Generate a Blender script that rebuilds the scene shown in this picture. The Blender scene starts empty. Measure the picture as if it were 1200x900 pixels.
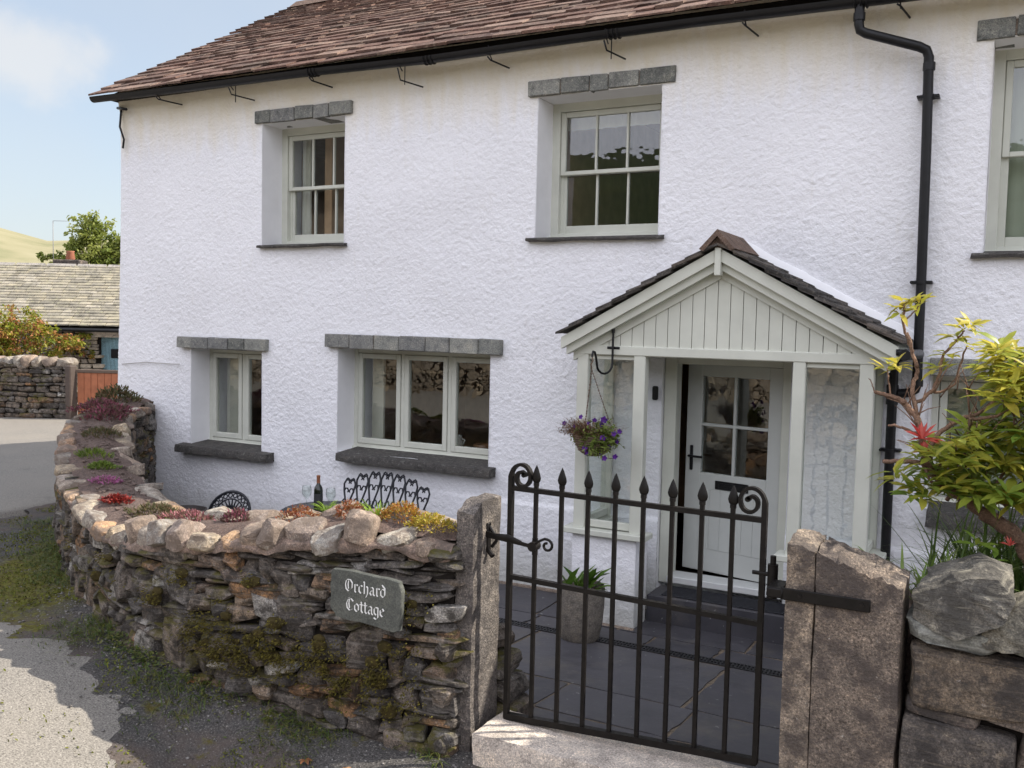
import bpy, bmesh, math, random
import numpy as np
from mathutils import Vector, Matrix, noise as mn

R = math.radians
scene = bpy.context.scene
col = scene.collection
random.seed(7)

# ------------------------------------------------------------------ camera
YAW, PITCH, ROLL, FPX = R(28.2), R(3.7), R(1.26), 1100.0
CAM = Vector((0.0, -7.7, 2.25))
fw = Vector((-math.sin(YAW)*math.cos(PITCH), math.cos(YAW)*math.cos(PITCH), -math.sin(PITCH)))
rt = Vector((math.cos(YAW), math.sin(YAW), 0)); up = rt.cross(fw)
cr = rt*math.cos(ROLL) + up*math.sin(ROLL); cu = up*math.cos(ROLL) - rt*math.sin(ROLL)
cd = bpy.data.cameras.new('camera'); cam = bpy.data.objects.new('camera', cd); col.objects.link(cam)
cam.matrix_world = Matrix(((cr.x, cu.x, -fw.x, CAM.x), (cr.y, cu.y, -fw.y, CAM.y), (cr.z, cu.z, -fw.z, CAM.z), (0, 0, 0, 1)))
cd.sensor_width = 36; cd.lens = FPX/1200*36; cd.clip_end = 3000; cd.clip_start = .05
scene.camera = cam

# ------------------------------------------------------------------ sky, sun, exposure
SUN = Vector((.96, .64, 1.0)).normalized()
EXPOSURE = 1.76
SKY_STRENGTH, SUN_STRENGTH = .15, 2.25
FILL_BANK = (3.55, 3.6, 4.05)
world = bpy.data.worlds.new('World'); scene.world = world; world.use_nodes = True
wt = world.node_tree; wn = wt.nodes; wl = wt.links
bgn = wn['Background']; bgn.inputs['Strength'].default_value = SKY_STRENGTH
sky = wn.new('ShaderNodeTexSky'); sky.sky_type = 'NISHITA'; sky.sun_disc = False
sky.sun_elevation = math.asin(SUN.z); sky.sun_rotation = math.atan2(SUN.x, SUN.y)
sky.air_density = 1.0; sky.dust_density = 1.2; sky.ozone_density = 1.0
tc = wn.new('ShaderNodeTexCoord')
cn = wn.new('ShaderNodeTexNoise'); cn.inputs['Scale'].default_value = 16; cn.inputs['Detail'].default_value = 7; cn.inputs['Roughness'].default_value = .55
wl.new(tc.outputs['Generated'], cn.inputs['Vector'])
# one soft cumulus low in the north-west sky and thin high veil
cdir = (cr*(30-600)/FPX - cu*(62-450)/FPX + fw).normalized()
vs = wn.new('ShaderNodeVectorMath'); vs.operation = 'SUBTRACT'; vs.inputs[1].default_value = cdir
wl.new(tc.outputs['Generated'], vs.inputs[0])
vm = wn.new('ShaderNodeVectorMath'); vm.operation = 'MULTIPLY'; vm.inputs[1].default_value = (1, 1, 1.75)
wl.new(vs.outputs[0], vm.inputs[0])
vl = wn.new('ShaderNodeVectorMath'); vl.operation = 'LENGTH'; wl.new(vm.outputs[0], vl.inputs[0])
ma = wn.new('ShaderNodeMath'); ma.operation = 'MULTIPLY_ADD'; ma.inputs[1].default_value = -.13; wl.new(cn.outputs['Fac'], ma.inputs[0]); wl.new(vl.outputs['Value'], ma.inputs[2])
mr = wn.new('ShaderNodeMapRange'); mr.interpolation_type = 'SMOOTHSTEP'
mr.inputs['From Min'].default_value = .03; mr.inputs['From Max'].default_value = -.035
mr.inputs['To Min'].default_value = 0; mr.inputs['To Max'].default_value = .6
wl.new(ma.outputs[0], mr.inputs['Value'])
cn2 = wn.new('ShaderNodeTexNoise'); cn2.inputs['Scale'].default_value = 2.2; cn2.inputs['Detail'].default_value = 5
wl.new(tc.outputs['Generated'], cn2.inputs['Vector'])
mr2 = wn.new('ShaderNodeMapRange'); mr2.inputs['From Min'].default_value = .4; mr2.inputs['From Max'].default_value = .75; mr2.inputs['To Min'].default_value = .5; mr2.inputs['To Max'].default_value = .85
wl.new(cn2.outputs['Fac'], mr2.inputs['Value'])
mx = wn.new('ShaderNodeMath'); mx.operation = 'MAXIMUM'; wl.new(mr.outputs[0], mx.inputs[0]); wl.new(mr2.outputs[0], mx.inputs[1])
sc_ = wn.new('ShaderNodeVectorMath'); sc_.operation = 'SCALE'; sc_.inputs['Scale'].default_value = .42; wl.new(sky.outputs['Color'], sc_.inputs[0])
def wmix(fac, a, b):
    x = wn.new('ShaderNodeMix'); x.data_type = 'RGBA'; wl.new(fac, x.inputs[0]); wl.new(a, x.inputs['A']); x.inputs['B'].default_value = (*b, 1); return x.outputs['Result']
c1 = wmix(mr2.outputs[0], sc_.outputs[0], (1.40, 1.50, 1.60))
c2 = wmix(mr.outputs[0], c1, (1.78, 1.75, 1.72))
# added unseen bank of bright cloud behind the camera, to light the facade
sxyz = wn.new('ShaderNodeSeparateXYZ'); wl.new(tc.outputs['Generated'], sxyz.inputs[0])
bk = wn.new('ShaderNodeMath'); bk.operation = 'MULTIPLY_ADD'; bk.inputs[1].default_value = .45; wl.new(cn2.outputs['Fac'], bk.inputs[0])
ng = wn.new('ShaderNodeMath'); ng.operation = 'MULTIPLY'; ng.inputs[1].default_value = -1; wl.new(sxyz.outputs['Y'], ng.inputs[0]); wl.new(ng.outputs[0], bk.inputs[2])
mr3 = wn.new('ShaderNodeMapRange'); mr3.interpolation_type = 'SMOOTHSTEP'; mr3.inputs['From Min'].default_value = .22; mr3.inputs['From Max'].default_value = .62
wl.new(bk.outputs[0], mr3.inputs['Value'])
c3 = wmix(mr3.outputs[0], c2, FILL_BANK)
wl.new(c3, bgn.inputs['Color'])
sl = bpy.data.lights.new('sun', 'SUN'); sl.energy = SUN_STRENGTH; sl.angle = R(.53); sl.color = (1, .93, .82)
so = bpy.data.objects.new('sun', sl); col.objects.link(so)
so.rotation_euler = SUN.to_track_quat('Z', 'Y').to_euler()
vsx = scene.view_settings; vsx.view_transform = 'Standard'; vsx.look = 'None'; vsx.gamma = 1; vsx.exposure = EXPOSURE; vsx.use_curve_mapping = False

# ------------------------------------------------------------------ mesh helper
def ico(sub):
    b = bmesh.new(); bmesh.ops.create_icosphere(b, subdivisions=sub, radius=1)
    v = np.array([x.co[:] for x in b.verts]); f = [tuple(l.index for l in x.verts) for x in b.faces]; b.free(); return v, f
ICO = {k: ico(k) for k in (1, 2, 3, 4)}

class MB:
    def __init__(s): s.v = []; s.f = []; s.r = []
    def add(s, vs, fs, rnd=0.0):
        n = len(s.v); s.v.extend([tuple(map(float, p)) for p in vs])
        s.f.extend([tuple(i+n for i in f) for f in fs])
        s.r.extend([rnd]*len(fs) if not hasattr(rnd, '__len__') else list(rnd)); return s
    def hexa(s, p, rnd=0.0):   # 8 points: bottom ring 0-3, top ring 4-7
        return s.add(p, [(3, 2, 1, 0), (4, 5, 6, 7), (0, 1, 5, 4), (1, 2, 6, 5), (2, 3, 7, 6), (3, 0, 4, 7)], rnd)
    def box(s, lo, hi, b=0.0, rot=None, piv=None, rnd=0.0):
        lo = np.minimum(lo, hi).astype(float); hi = np.maximum(lo, hi).astype(float)
        c = (lo+hi)/2; h = (hi-lo)/2; b = min(b, h.min()*.9)
        if b <= 0:
            P = [(-1, -1, -1), (1, -1, -1), (1, 1, -1), (-1, 1, -1), (-1, -1, 1), (1, -1, 1), (1, 1, 1), (-1, 1, 1)]
            pts = np.array(P)*h; fs = [(3, 2, 1, 0), (4, 5, 6, 7), (0, 1, 5, 4), (1, 2, 6, 5), (2, 3, 7, 6), (3, 0, 4, 7)]
        else:
            pts = []; idx = {}
            for sx in (-1, 1):
                for sy in (-1, 1):
                    for sz in (-1, 1):
                        for a in range(3):
                            q = np.array([sx*(h[0]-b), sy*(h[1]-b), sz*(h[2]-b)]); q[a] = (sx, sy, sz)[a]*h[a]
                            idx[(sx, sy, sz, a)] = len(pts); pts.append(q)
            pts = np.array(pts); fs = []
            for a in range(3):
                o = [x for x in range(3) if x != a]
                for sg in (-1, 1):
                    L = []
                    for u, w in ((-1, -1), (1, -1), (1, 1), (-1, 1)):
                        k = [0, 0, 0]; k[a] = sg; k[o[0]] = u; k[o[1]] = w; L.append(idx[(*k, a)])
                    fs.append(tuple(L))
            for a in range(3):
                o = [x for x in range(3) if x != a]
                for u in (-1, 1):
                    for w in (-1, 1):
                        k1 = [0]*3; k1[a] = -1; k1[o[0]] = u; k1[o[1]] = w; k2 = list(k1); k2[a] = 1
                        fs.append((idx[(*k1, o[0])], idx[(*k2, o[0])], idx[(*k2, o[1])], idx[(*k1, o[1])]))
            for sx in (-1, 1):
                for sy in (-1, 1):
                    for sz in (-1, 1): fs.append(tuple(idx[(sx, sy, sz, a)] for a in range(3)))
            g = []
            for f in fs:   # outward winding
                q = pts[list(f)]; nrm = np.cross(q[1]-q[0], q[2]-q[0])
                g.append(f if nrm.dot(q.mean(0)) > 0 else f[::-1])
            fs = g
        if rot is not None: pts = pts @ np.array(rot).T
        return s.add(pts+c, fs, rnd)
    def tube(s, pts, r, n=8, rnd=0.0, flat=1.0):
        pts = [Vector(p) for p in pts]; m = len(pts)
        rr = r if hasattr(r, '__len__') else [r]*m
        d = (pts[1]-pts[0]).normalized(); ref = Vector((0, 0, 1)) if abs(d.z) < .9 else Vector((1, 0, 0))
        a = d.cross(ref).normalized(); vs = []; fs = []
        for i, p in enumerate(pts):
            t = (pts[min(i+1, m-1)]-pts[max(i-1, 0)]).normalized()
            a = (a-t*a.dot(t)).normalized(); b = t.cross(a)
            for k in range(n):
                w = 2*math.pi*(k+.5)/n; vs.append(p+(a*math.cos(w)*flat+b*math.sin(w))*rr[i])
        for i in range(m-1):
            for k in range(n): fs.append((i*n+k, i*n+(k+1) % n, (i+1)*n+(k+1) % n, (i+1)*n+k))
        fs.append(tuple(range(n))[::-1]); fs.append(tuple(range((m-1)*n, m*n)))
        return s.add(vs, fs, rnd)
    def lathe(s, prof, c, n=28, rnd=0.0):
        vs = []; fs = []; m = len(prof)
        for r, z in prof:
            for k in range(n): w = 2*math.pi*k/n; vs.append((c[0]+r*math.cos(w), c[1]+r*math.sin(w), c[2]+z))
        for i in range(m-1):
            for k in range(n): fs.append((i*n+k, i*n+(k+1) % n, (i+1)*n+(k+1) % n, (i+1)*n+k))
        return s.add(vs, fs, rnd)
    def stone(s, c, size, rot=None, seed=0, sub=2, cuts=9, rough=.05, boxy=.55, rnd=0.0, cutlo=.62):
        rg = np.random.RandomState(seed % (2**31)); v, f = ICO[sub]; p = v.copy()
        p = np.sign(p)*np.abs(p)**boxy; p /= np.abs(p).max()
        for _ in range(cuts):
            n = rg.normal(size=3); n /= np.linalg.norm(n); d = rg.uniform(cutlo, 1.02)*np.abs(n).sum()**.6
            e = p@n-d; e[e < 0] = 0; p -= e[:, None]*n*.97
        off = rg.uniform(0, 50, 3)
        nz = np.array([mn.noise(Vector(q*1.8+off))+.5*mn.noise(Vector(q*4.5+off)) for q in p])
        p = p*(1+rough*nz[:, None]); p = p*np.array(size)/2
        if rot is not None: p = p @ np.array(rot).T
        return s.add(p+np.array(c), f, rnd)
    def leaf(s, base, d, nrm, L, W, bend=.3, rnd=0.0, fold=.15):
        base = Vector(base); d = Vector(d).normalized(); nrm = Vector(nrm); nrm = (nrm-d*nrm.dot(d))
        if nrm.length < 1e-4: nrm = d.orthogonal()
        nrm.normalize(); sd = d.cross(nrm)
        def at(t, w): return base+d*(L*t)-nrm*(bend*L*t*t)+sd*(w*W/2)+nrm*(abs(w)*fold*W)
        vs = [at(0, 0), at(.3, -.85), at(.3, 0), at(.3, .85), at(.68, -.8), at(.68, 0), at(.68, .8), at(1, 0)]
        return s.add(vs, [(0, 2, 1), (0, 3, 2), (1, 2, 5, 4), (2, 3, 6, 5), (4, 5, 7), (5, 6, 7)], rnd)
    def blade(s, base, d, L, W, droop=.5, rnd=0.0, n=5):
        base = Vector(base); d = Vector(d).normalized(); h = Vector((d.x, d.y, 0))
        h = h.normalized() if h.length > .01 else Vector((1, 0, 0)); sd = Vector((-h.y, h.x, 0)); vs = []; fs = []
        for i in range(n+1):
            t = i/n; p = base+d*(L*t)+h*(droop*L*t*t*.6)-Vector((0, 0, droop*L*t*t*t*.7)); w = W/2*(1-t**2.2)+.0004
            vs += [p-sd*w, p+sd*w]
        for i in range(n): fs.append((2*i, 2*i+1, 2*i+3, 2*i+2))
        return s.add(vs, fs, rnd)
    def build(s, name, mat, parent=None, smooth=False, origin=None, sharp=None):
        off = np.zeros(3)
        if parent is not None:
            q = parent
            while q is not None: off = off+np.array(q.location); q = q.parent
        elif origin is not None: off = np.array(origin, float)
        me = bpy.data.meshes.new(name); v = np.array(s.v)-off
        me.from_pydata(v.tolist(), [], s.f); me.materials.append(mat)
        at = me.attributes.new('rnd', 'FLOAT', 'FACE'); at.data.foreach_set('value', np.array(s.r, np.float32))
        if smooth:
            me.polygons.foreach_set('use_smooth', [True]*len(me.polygons))
            if sharp: me.set_sharp_from_angle(angle=R(sharp))
        me.update()
        o = bpy.data.objects.new(name, me); col.objects.link(o)
        if parent is not None: o.parent = parent
        elif origin is not None: o.location = origin
        return o

def tag(o, label, cat, group=None):
    o['label'] = label; o['category'] = cat
    if group: o['group'] = group
    return o
def thing(name, label, cat, loc=(0, 0, 0), group=None):
    o = bpy.data.objects.new(name, None); col.objects.link(o); o.location = loc; o.empty_display_size = .1
    return tag(o, label, cat, group)
def struct(o): o['kind'] = 'structure'; return o
def stuff(o, label=None, cat=None):
    o['kind'] = 'stuff'
    if label: tag(o, label, cat)
    return o
def rotm(x=0, y=0, z=0): return np.array((Matrix.Rotation(z, 3, 'Z') @ Matrix.Rotation(y, 3, 'Y') @ Matrix.Rotation(x, 3, 'X')))
U = random.uniform
def smooth01(t): t = max(0, min(1, t)); return t*t*(3-2*t)

# ------------------------------------------------------------------ materials
def newmat(name):
    m = bpy.data.materials.new(name); m.use_nodes = True; t = m.node_tree
    return m, t.nodes, t.links, t.nodes['Principled BSDF']
def ramp(n, l, src, cols, const=False):
    r = n.new('ShaderNodeValToRGB'); e = r.color_ramp.elements
    if const: r.color_ramp.interpolation = 'CONSTANT'
    k = len(cols)
    while len(e) < k: e.new(.5)
    for i, c in enumerate(cols):
        if len(c) == 4: e[i].position = c[3]
        else: e[i].position = i/(k if const else k-1)
        e[i].color = (*c[:3], 1)
    l.new(src, r.inputs[0]); return r.outputs[0]
def noisen(n, l, vec, scale, detail=5, rough=.55, dist=0.0):
    x = n.new('ShaderNodeTexNoise'); x.inputs['Scale'].default_value = scale; x.inputs['Detail'].default_value = detail
    x.inputs['Roughness'].default_value = rough; x.inputs['Distortion'].default_value = dist; l.new(vec, x.inputs['Vector']); return x.outputs['Fac']
def mixc(n, l, fac, a, b, mode='MIX'):
    x = n.new('ShaderNodeMix'); x.data_type = 'RGBA'; x.blend_type = mode
    for k, v in (('Factor', fac), ('A', a), ('B', b)):
        i = x.inputs[k] if k != 'Factor' else x.inputs[0]
        if isinstance(v, (int, float)): i.default_value = v
        elif isinstance(v, tuple): i.default_value = (*v[:3], 1)
        else: l.new(v, i)
    return x.outputs['Result']
def mrange(n, l, v, a, b, c=0., d=1.):
    x = n.new('ShaderNodeMapRange'); x.inputs[1].default_value = a; x.inputs[2].default_value = b; x.inputs[3].default_value = c; x.inputs[4].default_value = d
    l.new(v, x.inputs[0]); return x.outputs[0]
def bump(n, l, bsdf, hs, strength=.5, dist=.01):
    prev = None
    for h, st, dd in hs:
        b = n.new('ShaderNodeBump'); b.inputs['Strength'].default_value = st; b.inputs['Distance'].default_value = dd
        l.new(h, b.inputs['Height'])
        if prev is not None: l.new(prev, b.inputs['Normal'])
        prev = b.outputs[0]
    l.new(prev, bsdf.inputs['Normal'])
def objco(n): return n.new('ShaderNodeTexCoord').outputs['Object']
def attr(n, name='rnd'):
    a = n.new('ShaderNodeAttribute'); a.attribute_name = name; return a.outputs['Fac']

def simple(name, c, rough=.5, spec=.5, metal=0.0, var=.12, scale=6, bmp=None, coat=0):
    m, n, l, b = newmat(name); v = objco(n); f = noisen(n, l, v, scale, 6)
    lo = tuple(x*(1-var) for x in c); hi = tuple(min(1, x*(1+var)) for x in c)
    l.new(ramp(n, l, f, [(*lo, .25), (*hi, .75)]), b.inputs['Base Color'])
    b.inputs['Roughness'].default_value = rough; b.inputs['Specular IOR Level'].default_value = spec; b.inputs['Metallic'].default_value = metal
    r = noisen(n, l, v, scale*3, 4); l.new(mrange(n, l, r, .3, .7, max(0, rough-.1), min(1, rough+.1)), b.inputs['Roughness'])
    if bmp: bump(n, l, b, [(noisen(n, l, v, bmp[0], 6), bmp[1], bmp[2])])
    return m
def stonemat(name, cols, blot=(.45, .42, .38), lich=None, moss=None, scale=9, bs=(22, .7, .02), rough=.88, bed=0.0, dark=None, speck=0.0):
    m, n, l, b = newmat(name); v = objco(n); a = attr(n)
    c = ramp(n, l, a, cols)
    f1 = noisen(n, l, v, scale, 9, .7); c = mixc(n, l, 1.0, c, ramp(n, l, f1, [(.45, .45, .46, .28), (1, 1, 1, .5), (1.38, 1.32, 1.22, .74)]), 'MULTIPLY')
    f2 = noisen(n, l, v, scale*2.7, 5, .6); c = mixc(n, l, mrange(n, l, f2, .56, .68, 0, .55), c, blot)
    fg = noisen(n, l, v, 130, 3, .7); c = mixc(n, l, 1.0, c, ramp(n, l, fg, [(.62, .62, .62, .32), (1, 1, 1, .5), (1.5, 1.46, 1.4, .7)]), 'MULTIPLY')
    if speck:
        fs = noisen(n, l, v, 95, 3, .75); c = mixc(n, l, speck, c, mixc(n, l, 1.0, c, ramp(n, l, fs, [(.28, .27, .26, .36), (.95, .95, .95, .47), (1.05, 1.05, 1.05, .56), (2.3, 2.2, 2.05, .68)]), 'MULTIPLY'))
    if dark:
        fd = noisen(n, l, v, scale*.9, 9, .75); c = mixc(n, l, mrange(n, l, fd, .44, .57, 0, .88), c, dark)
    if bed:
        mq = n.new('ShaderNodeMapping'); mq.inputs['Scale'].default_value = (4, 4, 34); mq.inputs['Rotation'].default_value = (.1, .25, .1); l.new(v, mq.inputs[0]); fb = noisen(n, l, mq.outputs[0], 1.0, 6, .65, .8); c = mixc(n, l, mrange(n, l, fb, .54, .68, 0, .6*min(1, bed+.3)), c, blot)
    if lich:
        f3 = noisen(n, l, v, 24, 6, .7, .2); c = mixc(n, l, mrange(n, l, f3, .66, .72, 0, .75), c, lich)
    if moss:
        f4 = noisen(n, l, v, 3.2, 6, .65); g = n.new('ShaderNodeNewGeometry'); sx = n.new('ShaderNodeSeparateXYZ'); l.new(g.outputs['Normal'], sx.inputs[0])
        mm = n.new('ShaderNodeMath'); mm.operation = 'MULTIPLY_ADD'; mm.inputs[1].default_value = .12; l.new(sx.outputs['Z'], mm.inputs[0]); l.new(f4, mm.inputs[2])
        c = mixc(n, l, mrange(n, l, mm.outputs[0], .58, .70, 0, .9), c, moss)
    l.new(c, b.inputs['Base Color']); b.inputs['Roughness'].default_value = rough; b.inputs['Specular IOR Level'].default_value = .25
    hs = [(noisen(n, l, v, bs[0], 8, .65), bs[1], bs[2]), (noisen(n, l, v, 90, 4), .5, .005)]
    if bed:
        mp = n.new('ShaderNodeMapping'); mp.inputs['Scale'].default_value = (5, 5, 75); mp.inputs['Rotation'].default_value = (.06, .1, 0); l.new(v, mp.inputs[0]); hs.insert(1, (noisen(n, l, mp.outputs[0], 1.0, 5, .6, .6), bed, .012))
    bump(n, l, b, hs)
    return m
def leafmat(name, cols, trans=.35, rough=.45):
    m, n, l, b = newmat(name); a = attr(n); v = objco(n)
    c = ramp(n, l, a, cols); c = mixc(n, l, 1.0, c, ramp(n, l, noisen(n, l, v, 14, 3), [(.75, .78, .7, .3), (1.2, 1.18, 1.1, .7)]), 'MULTIPLY')
    l.new(c, b.inputs['Base Color']); b.inputs['Roughness'].default_value = rough; b.inputs['Specular IOR Level'].default_value = .35
    t = n.new('ShaderNodeBsdfTranslucent'); l.new(c, t.inputs['Color']); mx = n.new('ShaderNodeMixShader'); mx.inputs[0].default_value = trans
    l.new(b.outputs[0], mx.inputs[1]); l.new(t.outputs[0], mx.inputs[2]); l.new(mx.outputs[0], n['Material Output'].inputs[0]); return m

def m_whitewash():
    m, n, l, b = newmat('roughcast_limewash'); v = objco(n)
    sx = n.new('ShaderNodeSeparateXYZ'); l.new(v, sx.inputs[0])
    f = noisen(n, l, v, 1.3, 6, .6); c = ramp(n, l, f, [(.775, .775, .80, .3), (.83, .83, .855, .7)])
    # cream weather stain under the eaves, and faint rain streaks
    mp = n.new('ShaderNodeMapping'); mp.inputs['Scale'].default_value = (5, 5, .7); l.new(v, mp.inputs[0])
    fs = noisen(n, l, mp.outputs[0], 1.4, 6, .6)
    h = n.new('ShaderNodeMath'); h.operation = 'MULTIPLY_ADD'; h.inputs[1].default_value = .9; l.new(fs, h.inputs[0]); l.new(sx.outputs['Z'], h.inputs[2])
    c = mixc(n, l, mrange(n, l, h.outputs[0], 4.50, 5.10, 0, .85), c, (.72, .655, .51))
    f3 = noisen(n, l, v, 5, 6, .7); c = mixc(n, l, mrange(n, l, f3, .60, .74, 0, .25), c, (.62, .60, .56))
    f5 = noisen(n, l, v, 38, 4, .7); c = mixc(n, l, mrange(n, l, f5, .62, .72, 0, .4), c, (.56, .53, .45))
    f6 = noisen(n, l, mp.outputs[0], 3.2, 5, .6); c = mixc(n, l, mrange(n, l, f6, .60, .74, 0, .22), c, (.66, .63, .56))
    h2 = n.new('ShaderNodeMath'); h2.operation = 'MULTIPLY_ADD'; h2.inputs[1].default_value = -.5; l.new(f3, h2.inputs[0]); l.new(sx.outputs['Z'], h2.inputs[2])
    c = mixc(n, l, mrange(n, l, h2.outputs[0], .05, -.3, 0, .6), c, (.42, .42, .36))
    l.new(c, b.inputs['Base Color']); b.inputs['Roughness'].default_value = .9; b.inputs['Specular IOR Level'].default_value = .2
    bump(n, l, b, [(noisen(n, l, v, 42, 5, .62), .8, .014), (noisen(n, l, v, 120, 3), .35, .004)]); return m
def m_glass():
    m, n, l, b = newmat('old_window_glass'); n.remove(b); v = objco(n)
    w = n.new('ShaderNodeLayerWeight'); w.inputs[0].default_value = .5
    p = n.new('ShaderNodeMath'); p.operation = 'POWER'; p.inputs[1].default_value = 5; l.new(w.outputs['Facing'], p.inputs[0])
    q = mrange(n, l, p.outputs[0], 0, 1, .085, 1)
    t = n.new('ShaderNodeBsdfTransparent'); t.inputs[0].default_value = (.93, .95, .94, 1)
    g = n.new('ShaderNodeBsdfGlossy'); g.inputs['Roughness'].default_value = 0.0
    bp = n.new('ShaderNodeBump'); bp.inputs['Strength'].default_value = .12; bp.inputs['Distance'].default_value = .01
    l.new(noisen(n, l, v, 5, 2), bp.inputs['Height']); l.new(bp.outputs[0], g.inputs['Normal'])
    mx = n.new('ShaderNodeMixShader'); l.new(q, mx.inputs[0]); l.new(t.outputs[0], mx.inputs[1]); l.new(g.outputs[0], mx.inputs[2])
    l.new(mx.outputs[0], n['Material Output'].inputs[0]); return m
def m_asphalt():
    m, n, l, b = newmat('worn_asphalt'); v = objco(n)
    f = noisen(n, l, v, 105, 3, .7); c = ramp(n, l, f, [(.05, .046, .042, .32), (.20, .185, .165, .48), (.27, .25, .22, .6), (.46, .43, .38, .74)])
    f2 = noisen(n, l, v, .9, 6, .6); c = mixc(n, l, mrange(n, l, f2, .35, .65, .0, .4), c, (.26, .235, .20))
    f3 = noisen(n, l, v, 2.6, 6, .7); c = mixc(n, l, mrange(n, l, f3, .6, .75, 0, .4), c, (.07, .065, .06))
    l.new(c, b.inputs['Base Color']); b.inputs['Roughness'].default_value = .9; b.inputs['Specular IOR Level'].default_value = .25
    bump(n, l, b, [(noisen(n, l, v, 120, 5, .7), .7, .006)]); return m
def m_verge():
    m, n, l, b = newmat('mossy_gravel_verge'); v = objco(n)
    f = noisen(n, l, v, 90, 4, .7); c = ramp(n, l, f, [(.03, .028, .026, .3), (.085, .08, .076, .52), (.14, .13, .12, .62), (.38, .36, .34, .74)])
    f2 = noisen(n, l, v, 1.5, 5, .6); c = mixc(n, l, mrange(n, l, f2, .50, .62, 0, .6), c, (.125, .095, .08))
    f3 = noisen(n, l, v, 2.8, 8, .72); mo = ramp(n, l, noisen(n, l, v, 30, 4), [(.07, .05, .02, .3), (.10, .085, .018, .45), (.16, .16, .03, .65)])
    c = mixc(n, l, mrange(n, l, f3, .55, .62, 0, .9), c, mo)
    # thick moss where the verge lies under the far end of the wall
    sx = n.new('ShaderNodeSeparateXYZ'); l.new(v, sx.inputs[0])
    k = n.new('ShaderNodeMath'); k.operation = 'MULTIPLY_ADD'; k.inputs[1].default_value = .35; l.new(sx.outputs['X'], k.inputs[0]); k.inputs[2].default_value = 2.35
    k2 = n.new('ShaderNodeMath'); k2.operation = 'ABSOLUTE'; l.new(k.outputs[0], k2.inputs[0])
    k3 = n.new('ShaderNodeMath'); k3.operation = 'SUBTRACT'; l.new(f3, k3.inputs[0]); l.new(k2.outputs[0], k3.inputs[1])
    c = mixc(n, l, mrange(n, l, k3.outputs[0], .12, .36, 0, .9), c, mo)
    l.new(c, b.inputs['Base Color']); b.inputs['Roughness'].default_value = .95; b.inputs['Specular IOR Level'].default_value = .15
    bump(n, l, b, [(noisen(n, l, v, 70, 6, .7), .9, .012)]); return m
def m_slab():
    m, n, l, b = newmat('blue_slate_slab'); v = objco(n); a = attr(n)
    c = ramp(n, l, a, [(.050, .049, .057), (.078, .076, .084), (.060, .058, .066)])
    f = noisen(n, l, v, 4, 7, .65); c = mixc(n, l, 1.0, c, ramp(n, l, f, [(.75, .75, .76, .3), (1.2, 1.18, 1.16, .7)]), 'MULTIPLY')
    f2 = noisen(n, l, v, 26, 3); c = mixc(n, l, mrange(n, l, f2, .70, .73, 0, .5), c, (.4, .39, .37)); f3 = noisen(n, l, v, 2.2, 7, .7); c = mixc(n, l, mrange(n, l, f3, .52, .68, 0, .5), c, (.13, .115, .095))
    l.new(c, b.inputs['Base Color']); l.new(mrange(n, l, f, .3, .7, .42, .65), b.inputs['Roughness']); b.inputs['Specular IOR Level'].default_value = .4
    bump(n, l, b, [(noisen(n, l, v, 7, 7, .6), .5, .012), (noisen(n, l, v, 60, 4), .25, .003)]); return m

WHITE = m_whitewash(); GLASS = m_glass(); ASPHALT = m_asphalt(); VERGE = m_verge(); SLAB = m_slab()
SMOOTHWHITE = simple('smooth_limewash', (.80, .80, .81), .8, .25, var=.04, bmp=(18, .25, .006))
SAGE = simple('sage_gloss_paint', (.565, .575, .505), .48, .35, var=.085, scale=4, bmp=(30, .08, .003))
DOORPAINT = simple('pale_grey_door_paint', (.50, .515, .49), .4, .4, var=.04, scale=7)
BLACK = simple('black_gutter_paint', (.009, .009, .010), .42, .3, var=.3, scale=14, bmp=(60, .12, .003))
GATEPAINT = simple('black_brown_gate_paint', (.009, .0075, .0065), .46, .22, var=.5, scale=22, bmp=(70, .25, .003))
IRON = simple('cast_iron_furniture', (.012, .013, .018), .45, .4, var=.3, scale=20)
LINTEL = stonemat('grey_green_slate', [(.135, .14, .13), (.20, .205, .19), (.26, .262, .24), (.165, .168, .165)], blot=(.35, .34, .30), speck=.4, scale=10, bs=(30, .6, .01))
MORTAR = stonemat('brown_mortar', [(.25, .20, .16), (.3, .25, .2)], blot=(.2, .16, .13), scale=20)
SILL = stonemat('dark_weathered_slate_sill', [(.055, .052, .050), (.08, .075, .07)], blot=(.2, .2, .18), lich=(.3, .3, .27), scale=12, bs=(26, .8, .015))
ROOFSLATE = stonemat('red_brown_roof_slate', [(.120, .070, .055), (.17, .104, .083), (.078, .049, .041), (.235, .165, .132), (.135, .080, .063), (.10, .072, .058)], speck=.4, blot=(.36, .28, .22), lich=(.36, .33, .26), scale=7, bs=(24, .6, .01))
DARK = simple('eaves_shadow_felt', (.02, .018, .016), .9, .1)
PORCHSLATE = stonemat('dark_porch_slate', [(.045, .042, .04), (.09, .082, .075), (.12, .10, .085)], blot=(.2, .18, .15), scale=14)
RIDGE = stonemat('brown_ridge_stone', [(.13, .09, .07), (.16, .11, .085)], blot=(.28, .24, .2), scale=12)
ROOM = simple('warm_room_plaster', (.52, .34, .21), .9, .1, var=.2)
ROOMFLOOR = simple('dark_oak_boards', (.07, .045, .03), .6, .3, var=.3, scale=3)
RUBBLE = stonemat('slate_rubble', [(.085, .078, .074), (.16, .135, .115), (.10, .094, .090), (.21, .17, .135), (.08, .075, .074), (.15, .138, .128), (.24, .18, .13), (.11, .102, .097), (.30, .17, .085), (.13, .12, .112), (.44, .42, .39)], blot=(.27, .245, .22), lich=(.5, .48, .45), moss=(.085, .075, .016), scale=13, bs=(26, .9, .02), bed=.55, dark=(.035, .03, .026), speck=.5)
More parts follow.
